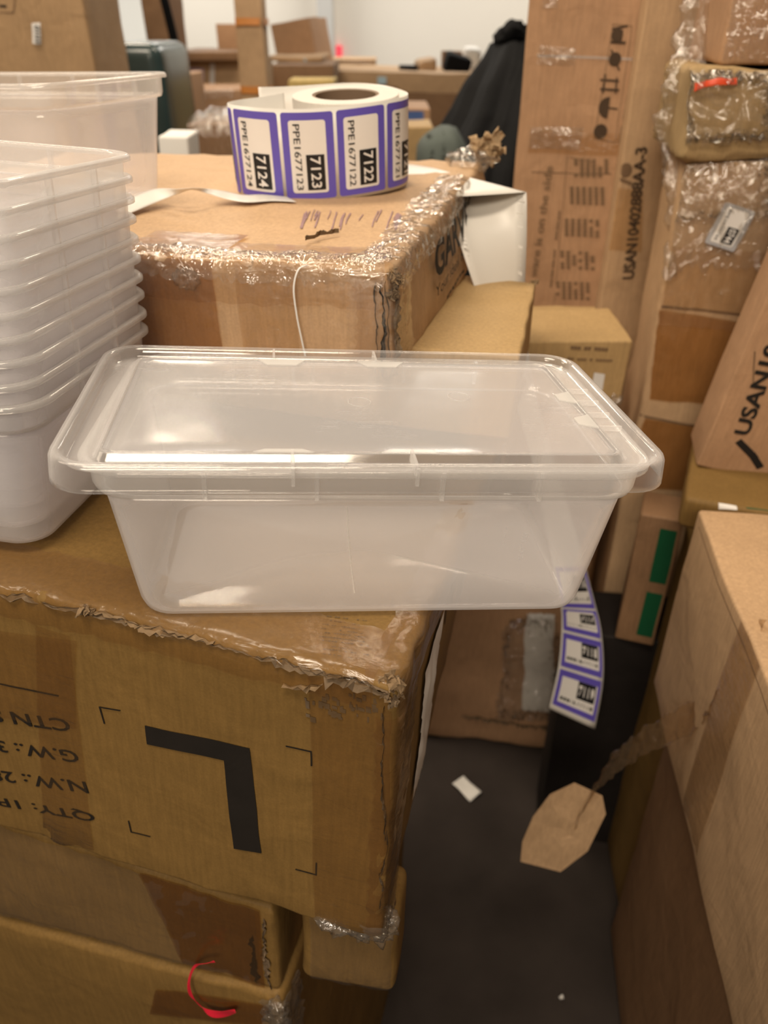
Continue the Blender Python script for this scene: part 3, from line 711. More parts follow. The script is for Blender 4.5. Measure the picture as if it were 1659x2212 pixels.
# ================================================================ LABEL ROLL
ROLL_B = U(700, 428, .875); rM = RM(5, -1, 0); RH = .094
roll = empty('label_roll', ROLL_B+Vector((0, 0, .0005)), rM)
tag(roll, 'roll of purple-bordered numbered sticker labels standing on the taped carton', 'label roll')
cx, cy, R0, R1 = .0265, .066, .0605, .038
mb = MB(); n = 72
def ringpt(r, z, t): return Vector((cx+r*math.cos(t), cy+r*math.sin(t), z))
mb.grid(lambda u, v: [ringpt(R0, 0, u*2*math.pi), ringpt(R0, RH-.0006, u*2*math.pi), ringpt(R0-.0006, RH, u*2*math.pi), ringpt(R1, RH, u*2*math.pi), ringpt(R1, 0, u*2*math.pi), ringpt(R0, 0, u*2*math.pi)][int(round(v*5))], n, 5)
PAPER_EDGE = simple('wound_paper_edge', (.66, .63, .58), .6, .3, vary=.12, scale=400)
mb.build('wound_labels', PAPER_EDGE, roll)
mb = MB()
mb.grid(lambda u, v: [ringpt(R1, .001, u*2*math.pi), ringpt(R1, RH-.001, u*2*math.pi), ringpt(R1-.0035, RH-.001, u*2*math.pi), ringpt(R1-.0035, .001, u*2*math.pi), ringpt(R1, .001, u*2*math.pi)][int(round(v*4))], n, 4)
mb.build('core', CORE, roll)
path = [(-.080, .124), (-.04, .133), (0, .136), (.04, .133), (.075, .114), (.096, .075), (.090, .038), (.062, .010), (.016, -.0065), (-.042, -.014), (-.075, -.005), (-.100, .020), (-.092, .047), (-.066, .066), (-.045, .082)]
def resample(pts, n):
    P = []
    for i in range(n*10+1):
        t = i/(n*10)*(len(pts)-1); k = min(int(t), len(pts)-2); f = t-k
        p0 = pts[max(0, k-1)]; p1 = pts[k]; p2 = pts[k+1]; p3 = pts[min(len(pts)-1, k+2)]
        P.append(.5*((2*p1)+(p2-p0)*f+(2*p0-5*p1+4*p2-p3)*f*f+(3*p1-p0-3*p2+p3)*f**3))
    Ls = [0]
    for a_, b_ in zip(P[:-1], P[1:]): Ls.append(Ls[-1]+(b_-a_).length)
    return P, Ls
PP, LL = resample([Vector(p) for p in path], 40)
import bisect
def at_s(s_):
    k = max(0, min(len(PP)-2, bisect.bisect(LL, s_)-1)); f = (s_-LL[k])/max(1e-9, LL[k+1]-LL[k]); p = PP[k].lerp(PP[k+1], f)
    d = (PP[min(len(PP)-1, k+6)]-PP[max(0, k-5)]).normalized(); return p, Vector((d.y, -d.x))
TOT = LL[-1]
def lip(s_): return -.001*math.sin(s_*40)
mb = MB(); mb.grid(lambda u, v: (lambda pn: Vector((pn[0].x, pn[0].y, v*RH+lip(u*TOT))))(at_s(u*TOT)), 160, 2)
o = mb.build('backing_strip', BACKING, roll, True); solid(o, .0003, 0)
# outward side: n as returned points away from the roll?  (path runs clockwise seen from above: back, right, front, left)
def outn(pn):
    p_, n_ = pn; c_ = Vector((cx, cy)); return n_ if (p_-c_).dot(n_) > 0 else -n_
s600 = min(range(len(PP)), key=lambda i: (PP[i]-Vector((-.0415, -.0145))).length); s600 = LL[s600]
PITCH_L, LW, LH = .0592, .0555, .0875
def label_on(fmap, parent, num, with_text=True):
    """fmap(a,b,off): a across (0..LW, left to right as seen), b up (0..LH)"""
    lab = map2('label', rrect(LW, LH, .003), lambda a_, b_: fmap(a_, b_, .0006), PURPLE, parent)
    x0_, y0_, ww, hh = .0075, .0065, .0395, .0735
    map2('white_panel', rrect(ww, hh, .003), lambda a_, b_: fmap(x0_+a_, y0_+b_, .0010), WHITE, lab)
    bx0, by0, bw, bh = x0_+.0165, y0_+.0030, .0200, .0365
    map2('number_block', rrect(bw, bh, .0001), lambda a_, b_: fmap(bx0+a_, by0+b_, .0014), BLACKP, lab)
    if with_text:
        # letters run downwards: text x -> -b, text y -> +a... rotated clockwise
        v_, f_ = fit_text(str(num), bh-.0045, bw*.56, .012)
        map2('number', (v_, f_), lambda a_, b_: fmap(bx0+bw*.22+b_, by0+bh-.0022-a_, .0020), WHITE, lab)
        v_, f_ = fit_text('PPE167'+str(num), hh-.007, .0072, .004)
        map2('code_text', (v_, f_), lambda a_, b_: fmap(x0_+.0045+b_, y0_+hh-.0035-a_, .0015), BLACKP, lab)
    return lab
# s increases from right to left across the front, so a=0 (left edge as seen) is at larger s
for k in range(-3, 6):
    s_left = s600+k*PITCH_L*-1          # left boundary of label to the right of the x=600 gap is k=0
    if s_left-LW < .01 or s_left > TOT-.03: continue
    def fm(a_, b_, off, s0=s_left-.0018):
        s_ = s0-a_; pn = at_s(s_); n_ = outn(pn) if not (s_ > TOT-.16) else at_s(s_)[1]*NS
        return Vector((pn[0].x+n_.x*off, pn[0].y+n_.y*off, .0032+b_+lip(s_)))
    pn_ = at_s(s600); NS = 1 if (outn(pn_)-pn_[1]).length < .5 else -1
    label_on(fm, roll, 7123-k)

def ribbon(name, left, right, mat, parent, n=60, thick=.0003):
    Lp, LLs = resample(left, 20); Rp, RLs = resample(right, 20)
    def pick(P_, Ls_, t):
        s_ = t*Ls_[-1]; k = max(0, min(len(P_)-2, bisect.bisect(Ls_, s_)-1)); f_ = (s_-Ls_[k])/max(1e-9, Ls_[k+1]-Ls_[k]); return P_[k].lerp(P_[k+1], f_)
    m1 = len(Lp)-1
    def g(t, v_):
        i = min(m1, int(round(t*m1))); return Lp[i].lerp(Rp[i], v_)
    mb = MB(); mb.grid(lambda a_, b_: g(a_, b_), n, 6); o_ = mb.build(name, mat, None, True); solid(o_, thick); 
    return o_, g
inv = (Matrix.Translation(roll.location) @ rM.to_4x4()).inverted()
def to_roll(o_):
    o_.data.transform(inv); o_.parent = roll
    for c_ in o_.children: c_.data.transform(inv)
# trailing strip to the right, over the edge and down behind the tub, labels on its far end
fA, fB = (936, 363, 1.040), (1137, 415, .900)
flat, _g = ribbon('backing_strip', [U(*k) for k in [(850, 352, 1.085), (893, 356, 1.065), fA]], [U(*k) for k in [(838, 420, .893), (985, 424, .885), fB]], BACKING, roll, n=24)
flat.data.transform(inv); flat.parent = roll
Lf = [fA, (958, 410, .965), (972, 450, .925), (986, 500, .905), (1008, 570, .90), (1040, 660, .92), (1080, 755, .96), (1110, 860, 1.03), (1150, 1000, 1.10), (1180, 1150, 1.18), (1208, 1290, 1.25), (1213, 1350, 1.28), (1206, 1440, 1.31), (1186, 1530, 1.34)]
Rt = [fB, (1138, 440, .902), (1138, 480, .91), (1137, 540, .92), (1133, 640, .95), (1133, 700, .97), (1140, 755, .99), (1160, 860, 1.05), (1200, 1000, 1.13), (1245, 1150, 1.20), (1282, 1290, 1.27), (1300, 1370, 1.30), (1303, 1470, 1.33), (1285, 1575, 1.36)]
tail, tg = ribbon('backing_strip', [U(*k) for k in Lf], [U(*k) for k in Rt], BACKING, roll, n=90)
def tail_fm(t0, t1):
    def f_(a_, b_, off):
        t = t1+(t0-t1)*(b_/LH)*1.0; return None
    return f_
tn = lambda t, v_: ((tg(min(1, t+.01), v_)-tg(max(0, t-.01), v_)).cross(tg(t, 1)-tg(t, 0))).normalized()
labs = []
for k in range(4):
    tb = .985-k*.0655; th = tb-.061
    def fm2(a_, b_, off, tb=tb, th=th):
        # label's long side runs across the strip, its short side along it
        t = tb+(th-tb)*(a_/LW); v_ = .04+.92*(1-b_/LH); n_ = tn(t, v_); c_ = U(1250, 1450, .2)-tg(t, v_)
        if n_.dot(c_) < 0: n_ = -n_
        return tg(t, v_)+n_*(off+.0003)
    lab = label_on(fm2, None, 7119-k); labs.append(lab)
for lab in labs:
    lab.data.transform(inv)
    for c_ in lab.children: c_.data.transform(inv)
    lab.parent = roll
tail.data.transform(inv); tail.parent = roll
# left tail: bowed strip lying on the carton
Lf = [(640, 436, .003), (590, 434, .003), (535, 437, .004), (490, 430, .006), (445, 417, .012), (415, 410, .018), (392, 416, .015), (345, 434, .008), (290, 457, .004), (235, 482, .004)]
Rt = [(620, 425, .003), (570, 420, .004), (525, 421, .006), (485, 413, .010), (450, 408, .015), (420, 406, .020), (385, 408, .020), (335, 408, .016), (280, 426, .010), (215, 455, .006)]
tl, g_ = ribbon('backing_strip', [UZ(x_, y_, 1.334+h_) for x_, y_, h_ in Lf], [UZ(x_, y_, 1.334+h_) for x_, y_, h_ in Rt], BACKING, roll)
tl.data.transform(inv); tl.parent = roll

# ================================================================ RIGHT HAND SIDE
def vtext(c, face, body, a, b, hei, mat, bold=.02, up=None): return c.text(face, body, c.uv(face, *a), c.uv(face, *b), hei, mat, bold, off=.0015, up=up)
# tall carton, printed symbols
ca = Carton('tall dark-shaded carton printed with handling symbols, beside the black drape', U(1290, 675, 1.62), (1, 0, .5), -18, (.200, .22, 1.98), K_PINK, r=.004, res=.06, amp=.002, seed=51)
ca.patch('clear_tape', 'front', quad(ca, 'front', [(1160, 118), (1376, 124), (1376, 130), (1160, 124)]), FOILINE, ny=1)
ca.patch('tape', 'front', quad(ca, 'front', [(1140, 330), (1345, 338), (1360, 290), (1146, 285)]), TAPE, wr=.003)
ca.patch('clear_wrap', 'front', quad(ca, 'front', [(1143, 320), (1250, 325), (1262, 275), (1146, 275)]), WRAP_F, wr=.008, off=.002)
ca.patch('clear_wrap', 'front', quad(ca, 'front', [(1160, 140), (1240, 142), (1244, 105), (1164, 100)]), WRAP_F, wr=.008, off=.002)
ca.patch('clear_wrap', 'front', quad(ca, 'front', [(1172, 20), (1205, 20), (1207, -8), (1174, -8)]), WRAP_F, wr=.008, off=.002)
def A(x, y): return ca.uv('front', x, y)
ca.line('front', [A(1150, 372), A(1320, 376)], .002, INK_F, 'crease')
for q in [[(1285, 300), (1325, 52), (1366, 56), (1330, 308), (1285, 300)], [(1198, 650), (1226, 338)], [(1285, 350), (1232, 340)]]:
    ca.line('front', [A(*k) for k in q], .0012, INK_F, 'printed_line')
def disc(c, face, ctr, r, mat, name='printed_symbol', a0=0, a1=360):
    u, v = c.uv(face, *ctr); mb = MB()
    mb.grid(lambda a_, b_: c.S(face, u+r*b_*math.cos(math.radians(a0+(a1-a0)*a_)), v+r*b_*math.sin(math.radians(a0+(a1-a0)*a_)), .0016), 24, 2); return mb.build(name, mat, c.root)
disc(ca, 'front', (1298, 284), .0125, INK_M)
disc(ca, 'front', (1316, 232), .018, INK_M, a0=90, a1=270)
ca.line('front', [A(1316, 233), A(1333, 235)], .003, INK_M, 'printed_symbol')
for yy in (170, 190):
    ca.line('front', [A(1300, yy+2), A(1336, yy+4)], .004, INK_M, 'printed_symbol'); 
ca.line('front', [A(1308, 162), A(1304, 198)], .004, INK_M, 'printed_symbol'); ca.line('front', [A(1334, 168), A(1331, 200)], .003, INK_M, 'printed_symbol')
disc(ca, 'front', (1329, 127), .011, INK_M); ca.line('front', [A(1322, 108), A(1338, 150)], .003, INK_M, 'printed_symbol')
disc(ca, 'front', (1334, 75), .010, INK_M); ca.line('front', [A(1322, 90), A(1350, 92)], .004, INK_M, 'printed_symbol'); ca.line('front', [A(1326, 62), A(1354, 56)], .004, INK_M, 'printed_symbol'); ca.line('front', [A(1345, 66), A(1342, 88)], .003, INK_M, 'printed_symbol')
vtext(ca, 'front', 'ware is on the side', (1160, 600), (1196, 360), .016, INK_F)
vtext(ca, 'front', '---- ---', (1192, 620), (1212, 455), .004, INK_F)
for (x, y, n_) in [(1296, 300, 1)]:
    vtext(ca, 'front', '--- ----', (1340, 310), (1358, 205), .003, INK_F)
# table of small print
mb = MB(); rnd = random.Random(2)
for row, (x0_, y0_) in enumerate([(1245, 345), (1236, 405), (1225, 475), (1215, 545), (1205, 610)]):
    for col_ in range(6):
        for seg in range(5):
            x = x0_+col_*13; y = y0_+seg*8+col_*.5
            if rnd.random() < .12: continue
            u, v = A(x, y); wv = .0045
            mb.grid(lambda a_, b_: ca.S('front', u+wv*(a_-.5)*1.6, v+.006*(b_-.5), .0015), 1, 1)
mb.build('printed_text', INK_F, ca.root)
# second tall carton
cb = Carton('tall lighter carton with a long vertical serial print, right of the symbol carton', U(1294, 675, 1.57), (0, 0, .5), -4, (.15, .05, 1.98), K_TAN, r=.004, res=.06, amp=.002, seed=52, tilt=(0, 0))
vtext(cb, 'front', 'USAN10402888AA-3', (1368, 603), (1400, 318), .022, INK_M, .03)
cb.patch('tape', 'front', quad(cb, 'front', [(1312, 540), (1385, 545), (1390, 410), (1325, 405)]), TAPE, wr=.002)
disc(cb, 'front', (1352, 368), .012, INK_F)
cb.line('front', [cb.uv('front', 1340, 388), cb.uv('front', 1362, 396)], .006, INK_F, 'printed_symbol')
# wrapped tower (light left side, front with sticker)
cc = Carton('tall film-wrapped carton with a small white numbered sticker on its front', U(1484, 345, 1.10), (0, 0, 1), -11, (.45, .20, U(1484, 345, 1.10).z-.002), K_TAN, r=.006, res=.04, amp=.004, seed=53, crush=.003)
def Cf(x, y): return cc.uv('front', x, y)
# vertical position chosen so that the top shows a crumpled break at (1440-1659, 340)
cc.patch('clear_wrap', 'front', quad(cc, 'front', [(1440, 470), (1670, 470), (1670, 330), (1450, 330)]), WRAP_F, off=.004, wr=.016, nx=50, ny=30, rag=.006)
cc.patch('clear_wrap', 'front', quad(cc, 'front', [(1420, 700), (1670, 720), (1670, 470), (1440, 470)]), WRAP, off=.003, wr=.006, nx=40, ny=20)
cc.patch('tape', 'front', quad(cc, 'front', [(1400, 860), (1600, 880), (1650, 700), (1425, 665)]), TAPE_D, off=.0025, wr=.003, nx=30, ny=20)
cc.patch('tape', 'front', quad(cc, 'front', [(1430, 665), (1640, 680), (1660, 545), (1450, 530)]), TAPE, off=.002, wr=.003, nx=30, ny=20)
cc.patch('tape', 'front', quad(cc, 'front', [(1360, 1050), (1520, 1060), (1560, 930), (1390, 900)]), TAPE_D, off=.002, wr=.002, nx=30, ny=20)
cc.line('front', [Cf(1432, 660), Cf(1620, 678)], .004, INK_F, 'crease')
cc.line('front', [Cf(1380, 895), Cf(1530, 925)], .004, INK_F, 'crease')
cc.edge_tape('clear_wrap', 'top_front', .0, .44, .15, .15, WRAP_F, off=.004, wr=.02, n=60, rag=.01)
# thick twisted band of wrap running down the left front edge
mb = MB()
bp = [(1520, -20, 1.12), (1500, 60, 1.13), (1480, 150, 1.13), (1462, 200, 1.13), (1450, 300, 1.17), (1468, 400, 1.17), (1462, 500, 1.18), (1445, 600, 1.18)]
BPn, BLn = resample([U(*k) for k in bp], 12)
def band(a_, b_):
    p = BPn[int(round(a_*(len(BPn)-1)))]; w_ = (.045 if a_ < .5 else .045-.05*(a_-.5)); th = b_*2*math.pi
    d = Vector((math.cos(th)*w_*.5, -math.sin(th)*.012, 0)); return p+d, d.normalized()
o = crumple('clear_wrap', band, 90, 24, .012, WRAP_F, None, 7, scale=40, thick=0); 
o.matrix_world = Matrix(); o.data.transform((Matrix.Translation(cc.root.location) @ cc.M.to_4x4()).inverted()); o.parent = cc.root
# messy carton standing on top, bound with film and red tape
cd = Carton('battered film-wrapped carton with a red strip, at the top right edge', cc.root.location+cc.M @ Vector((-cc.w/2-.015, -cc.d/2-.015, cc.h+.002)), (0, 0, 0), -8, (.42, .24, .112), K_OLIVE, r=.012, res=.02, amp=.008, seed=54, crush=.008)
cd.patch('red_tape', 'front', quad(cd, 'front', [(1492, 194), (1590, 180), (1592, 168), (1494, 180)]), RED, off=.014, wr=.002)
cd.patch('clear_wrap', 'front', quad(cd, 'front', [(1455, 300), (1680, 300), (1680, 150), (1440, 160)]), WRAP_F, off=.006, wr=.022, nx=60, ny=40, rag=.008)
ce = Carton('upper film-wrapped carton in the top right corner of the pile', cd.root.location+cd.M @ Vector((-.175, -.09, .114)), (0, 0, 0), -8, (.42, .22, .40), K_PINK, r=.008, res=.03, amp=.004, seed=55)
ce.patch('clear_wrap', 'front', [(.0, .0), (.42, .0), (.42, .30), (.0, .30)], WRAP_F, off=.004, wr=.014, nx=70, ny=60, rag=.004)
ce.patch('clear_wrap', 'front', [(.07, .10), (.42, .10), (.42, .16), (.07, .16)], WRAP_F, off=.012, wr=.014, nx=50, ny=12, rag=.004)
# sticker 0744
def sticker(c, face, p_tl, p_bl, wid, num, parent):
    a0_, b0_ = Vector(c.uv(face, *p_bl)), Vector(c.uv(face, *p_tl)); up_ = (b0_-a0_); hh = up_.length; up_.normalize(); rt = Vector((up_.y, -up_.x))
    fm_ = lambda s_: (lambda a_, b_: c.S(face, *(a0_+rt*a_+up_*b_), .0075+s_))
    st_ = map2('sticker', rrect(wid, hh, .003), fm_(0), simple('grey_sticker', (.42, .42, .44), .5, .3), parent)
    map2('white_panel', rrect(wid*.72, hh*.84, .003), lambda a_, b_: fm_(.0004)(a_+wid*.14, b_+hh*.08), WHITE, st_)
    map2('number_block', rrect(wid*.36, hh*.40, .0002), lambda a_, b_: fm_(.0008)(a_+wid*.44, b_+hh*.12), BLACKP, st_)
    v_, f_ = fit_text(num, hh*.34, wid*.22, .02)
    map2('number', (v_, f_), lambda a_, b_: fm_(.0012)(wid*.51+b_, hh*.49-a_), WHITE, st_)
    v_, f_ = fit_text('PPE1650744', hh*.72, wid*.10, .0)
    map2('code_text', (v_, f_), lambda a_, b_: fm_(.0008)(wid*.22+b_, hh*.87-a_), BLACKP, st_)
sticker(cc, 'front', (1568, 434), (1524, 522), .047, '0744', cc.root)
# leaning carton at the right edge
cdx = Carton('leaning brown carton with a diagonal serial print at the right edge', U(1503, 1006, 1.13), (0, 0, 0), -14, (.36, .10, .95), K_PINK, tilt=(0, 8), r=.004, res=.06, amp=.002, seed=56)
vtext(cdx, 'front', 'USAN10402888', (1618, 938), (1762, 560), .021, INK, .03)
cdx.line('front', [cdx.uv('front', 1600, 955), cdx.uv('front', 1628, 985), cdx.uv('front', 1640, 1005)], .010, INK, 'printed_mark')
cdx.line('front', [cdx.uv('front', 1632, 760), cdx.uv('front', 1628, 830)], .002, INK_F, 'printed_mark')
# small printed cartons behind the tub
cs = Carton('small tan carton with faint print, right behind the hanging white strip', U(1367, 735, 1.16), (1, 0, 1), 2, (.17, .13, .11), K_LIGHT, r=.004, res=.02, amp=.003, seed=57, tilt=(3, 0))
vtext(cs, 'front', '--- -- ----', (1232, 752), (1312, 757), .005, INK_F)
vtext(cs, 'front', '-- --- - -----', (1225, 775), (1322, 780), .003, INK_F)
cs.patch('paper_label', 'front', quad(cs, 'front', [(1278, 838), (1302, 842), (1307, 808), (1284, 804)]), WHITE)
wrapball('clear_wrap', (cs.w/2-.012, -cs.d/2-.002, .012), (.012, .008, .008), 24, WRAP_F, cs.root, 61)
m = MB()
cs2 = Carton('ragged upright flap-topped tan carton just behind the small printed carton', U(1310, 690, 1.36), (1, 0, 1), 0, (.15, .08, U(1310, 690, 1.36).z-.845), K_LIGHT, r=.004, res=.03, amp=.004, seed=58, crush=.004)
cs3 = Carton('brown carton under the small printed carton', cs.root.location+Vector((0, 0, -.003)), (.5, .25, 1), 0, (.17, .22, cs.root.location.z-.003-.845), K_PINK, r=.004, res=.05, amp=.003, seed=59)

# open large cartons bottom right
F0 = U(1507, 1100, 1.0)
cf = Carton('large plain carton at lower right, its left side facing the aisle', F0, (0, 1, 1), -7.5, (.50, .62, .31), K_TAN, r=.005, res=.03, amp=.003, seed=60, warp={(0, 0, 0): (0, 0, 0)})
cf.patch('tape', 'left', [(.22, .0), (.30, .0), (.29, .308), (.22, .308)], TAPE, off=.001, wr=.001)
cf.edge_tape('tape', 'top_front', .0, .3, .03, .03, TAPE, off=.001)
cf.line('left', [(.02, .295), (.6, .29)], .0012, INK_F, 'crease')
ct = cf.uv('left', 1555, 1480)
cg = Carton('second large carton below the plain carton at lower right', cf.root.location+cf.M @ Vector((-cf.w/2+.035, cf.d/2-.015, -.003)), (0, 1, 1), -7.5, (.50, .62, .64), K_DARK, r=.006, res=.05, amp=.004, seed=61)  # darker kraft puts the shade down here into the colour
# packet with green stripe and a box on top
ch = Carton('small carton with a green corner mark, lying behind the large lower-right carton', U(1480, 1073, 1.06), (0, 0, 1), -22, (.36, .20, .05), K_GOLD, r=.008, res=.02, amp=.004, seed=62)
ch.patch('green_mark', 'front', quad(ch, 'front', [(1620, 1092), (1670, 1092), (1670, 1072), (1620, 1072)]), GREEN)
ch.patch('paper_label', 'front', quad(ch, 'front', [(1556, 1098), (1596, 1100), (1598, 1078), (1558, 1076)]), WHITE)
ci = Carton('upright brown carton with a green stripe, in the dark gap at right', U(1478, 1128, 1.20), (1, 0, 1), -20, (.065, .08, .26), K_DARK, r=.004, res=.04, amp=.002, seed=63)
ci.patch('green_mark', 'front', [(.034, .02), (.060, .02), (.060, .115), (.034, .115)], GREEN)
ci.patch('green_mark', 'front', [(.034, .135), (.060, .135), (.060, .24), (.034, .24)], GREEN)
cx1 = Carton('added black block on the floor, darkening the gap below the green-striped carton', ci.root.location+Vector((.01, .03, -.002)), (.7, .5, 1), -10, (.17, .12, ci.root.location.z-.004), GAP_SHADE, r=.004, res=.05, amp=.001, seed=68, cat='added block', name='gap_shade_block')  # added block, carries the striped carton and keeps the gap dark
cx2 = Carton('tall added black block darkening the gap beside the hanging labels', U(1362, 1325, 1.42), (.5, 0, 1), -8, (.17, .06, U(1362, 1325, 1.42).z-.002), GAP_SHADE, r=.004, res=.05, amp=.001, seed=69, cat='added block', name='gap_shade_block')  # added block standing in for the shade in the gap
ck = Carton('tipped carton resting under the green-marked carton', ch.root.location+Vector((0, 0, -.002)), (.55, .5, 1), -4, (.26, .18, ch.root.location.z-.004), K_GOLD, r=.006, res=.05, amp=.003, seed=64)

# low carton with a white label, beyond the big carton on the floor side
lw_ = Carton('battered low carton with a long white label in the dark aisle', UZ(1208, 1622, .0), (1, 0, 0), -8, (.34, .24, .84), K_PINK, r=.012, res=.02, amp=.008, seed=65, crush=.006)
lw_.patch('paper_label', 'front', quad(lw_, 'front', [(1132, 1530), (1200, 1535), (1196, 1325), (1132, 1325)]), WHITE, off=.004, wr=.004, rag=.003)
lw_.patch('clear_wrap', 'front', quad(lw_, 'front', [(1080, 1545), (1210, 1550), (1205, 1330), (1090, 1330)]), WRAP_F, off=.010, wr=.014, nx=30, ny=40, rag=.01)
lw_.crack('front', [lw_.uv('front', *k) for k in [(1000, 1545), (1060, 1550), (1130, 1565), (1200, 1570)]], .012, K_GREY, seed=3, lift=.01)

# tape torn loose: strap of film from the large carton to a brown scrap
bp = [(1640, 1370, .80), (1600, 1400, .84), (1560, 1480, .88), (1530, 1530, .93), (1430, 1580, 1.0), (1380, 1610, 1.04), (1330, 1645, 1.08), (1290, 1690, 1.12), (1270, 1730, 1.14)]
BP2, _ = resample([U(*k) for k in bp], 12)
def band2(a_, b_):
    i = int(round(a_*(len(BP2)-1))); p = BP2[i]; w_ = .022+.010*math.sin(a_*7)+(.045*a_)
    q_ = p+Vector((.3, .2, .9)).normalized()*w_*(b_-.5)*1.6; return q_, Vector((0, -1, .3)).normalized()
o = crumple('packing_tape', band2, 110, 14, .006, FILM_B, None, 17, scale=50, thick=.0002)
tag(o, 'twisted strip of clear packing film stretched from the lower-right carton to a brown scrap', 'packing tape')
sc = [(1188, 1715, 1.16), (1240, 1695, 1.15), (1300, 1725, 1.14), (1308, 1760, 1.15), (1270, 1835, 1.18), (1212, 1878, 1.20), (1125, 1858, 1.22), (1128, 1820, 1.21), (1150, 1770, 1.19)]
C0 = U(1215, 1790, 1.18); V = [U(*k) for k in sc]; mb = MB(); nn_ = len(V)
rings_ = [[C0.lerp(p, f_)+Vector((0, 0, .006*math.sin(f_*6+i))) for i, p in enumerate(V)] for f_ in (.25, .5, .75, 1)]
mb.v = [C0]+[p for r_ in rings_ for p in r_]
for k in range(nn_): mb.f.append((0, 1+k, 1+(k+1) % nn_))
for j in range(3):
    for k in range(nn_): a_ = 1+j*nn_+k; b_ = 1+j*nn_+(k+1) % nn_; mb.f.append((a_, a_+nn_, b_+nn_, b_))
o = mb.build('cardboard_scrap', K_TAN, None); solid(o, .0015)
tag(o, 'brown torn scrap of cardboard hanging on clear film over the dark floor', 'cardboard scrap')
# litter on the floor
def litter(name, px, py, sx_, sy_, rot, mat, label, cat, group=None, h=.004, z=0.0):
    p = UZ(px, py, z); mb = MB(); Mr = Matrix.Translation(p) @ Matrix.Rotation(rot, 4, 'Z')
    mb.grid(lambda a_, b_: Mr @ Vector((sx_*(a_-.5), sy_*(b_-.5), h+.003*math.sin(a_*5)*math.cos(b_*4)+h*.5)), 6, 6)
    o_ = mb.build(name, mat, None, True); solid(o_, .0015); return tag(o_, label, cat, group)
litter('paper_scrap', 1008, 1706, .06, .036, -.9, FOAM, 'folded white paper scrap on the dark floor beside the L-printed carton', 'paper scrap')
litter('paper_scrap', 1180, 1688, .022, .012, .3, FOAM, 'small white paper bit on the floor above the hanging brown scrap', 'paper scrap')
litter('paper_scrap', 1192, 1712, .012, .012, .8, FOAM, 'thin white bit touching the top left of the brown scrap', 'paper scrap')
litter('paper_scrap', 1169, 1726, .008, .007, .8, FOAM, 'tiny white speck on the floor left of the brown scrap', 'paper scrap')
litter('paper_scrap', 1367, 1894, .009, .007, .4, FOAM, 'tiny white speck on open floor right of the brown scrap', 'paper scrap')
litter('paper_scrap', 1212, 2158, .007, .006, .4, FOAM, 'tiny white speck on the floor near the bottom edge', 'paper scrap')

# ================================================================ BACKGROUND
bl = Carton('large plain carton at the top left with a small numbered white tag', U(208, 165, 1.95), (1, 0, .72), 4, (.62, .4, 1.95), kraft('kraft_olive', (.40, .26, .14)), r=.006, res=.06, amp=.004, seed=71)
def stext(c, face, body, a, b, hei, mat): return c.text(face, body, c.uv(face, *a), c.uv(face, *b), hei, mat, .02, off=.004)
q = quad(bl, 'front', [(71, 94), (89, 94), (89, 47), (71, 48)])
bl.patch('number_tag', 'front', q, WHITE, off=.003)
bl.text('front', '0103', bl.uv('front', 77, 52), bl.uv('front', 77, 90), .012, BLACKP, .02, off=.005)
bl.line('front', [bl.uv('front', *k) for k in [(0, 27), (30, 25), (33, -10)]], .003, INK_F, 'printed_frame')
bl.line('front', [bl.uv('front', *k) for k in [(0, 12), (12, 12)]], .006, INK, 'printed_symbol')
def slab(name, label, cat, px0, py0, px1, py1, d, dep, mat, group=None, r=.01, ztop=None):
    """a carton-like solid whose front spans the given photo rectangle at distance d"""
    a_, b_ = U(px0, py1, d), U(px1, py0, d); w_ = b_.x-a_.x; z0_ = U((px0+px1)/2, py1, d).z; z1_ = z0_+(py1-py0)/FPX*d*1.05
    return a_, w_, z0_, z1_
def boxc(label, px0, py0, px1, py1, d, dep, mat, yaw=0, down=True, tilt=(0, 0), seed=80, cat='cardboard box', name='carton', group=None, floor=None, r=.006, amp=.006):
    a_ = U((px0+px1)/2, py0, d); hw = (px1-px0)/FPX*d/2
    h_ = a_.z if down else (py1-py0)/FPX*d/math.cos(PITCH)*.86
    if floor is not None: h_ = a_.z-floor
    return Carton(label, a_, (.5, 0, 1), yaw, (hw*2, dep, h_), mat, tilt=tilt, r=r, res=.08, amp=amp, nscale=5, seed=seed, cat=cat, name=name, group=group)
# white board, brightness put in as its own glow, and its post
c1 = boxc('self-glowing white board panel standing at the far left behind the plain carton', 190, -60, 305, 82, 7.0, .05, simple('glowing_board', (.9, .88, .82), .5, .3, emit=(1, .97, .86), es=.55), cat='board', name='glowing_board', amp=.002)
# dark teal tote
c2 = boxc('dark teal glossy plastic tote with rounded corners behind the open tub', 200, 92, 343, 175, 2.7, .5, TEAL, cat='plastic tote', name='plastic_tote', r=.05, amp=.004, seed=81)
c2b = boxc('brown upright carton with a dark edge behind the teal tote', 299, -30, 352, 150, 4.2, .3, K_DARK, yaw=-6, seed=82)
c2c = boxc('black edged narrow panel leaning beside the brown upright carton', 340, -20, 358, 160, 4.1, .03, BLACKBAG, tilt=(0, -7), seed=83, cat='panel', name='dark_panel')
c3 = boxc('brown carton between the open tub and the stacked cartons', 338, 163, 396, 300, 3.2, .4, K_PINK, seed=84)
c3b = boxc('white foam block standing behind the open tub', 338, 293, 404, 345, 1.75, .12, FOAM, seed=85, cat='foam block', name='foam_block', r=.006)
c4_ = boxc('carton with a small purple label, behind the tall orange-banded carton', 385, 127, 560, 200, 4.6, .6, K_TAN, seed=86)
c4_.patch('paper_label', 'front', quad(c4_, 'front', [(411, 176), (441, 176), (441, 148), (411, 148)]), simple('lilac_label', (.62, .48, .62), .5, .3))
c4_.patch('tape', 'front', quad(c4_, 'front', [(454, 190), (464, 190), (464, 138), (454, 138)]), WHITE)
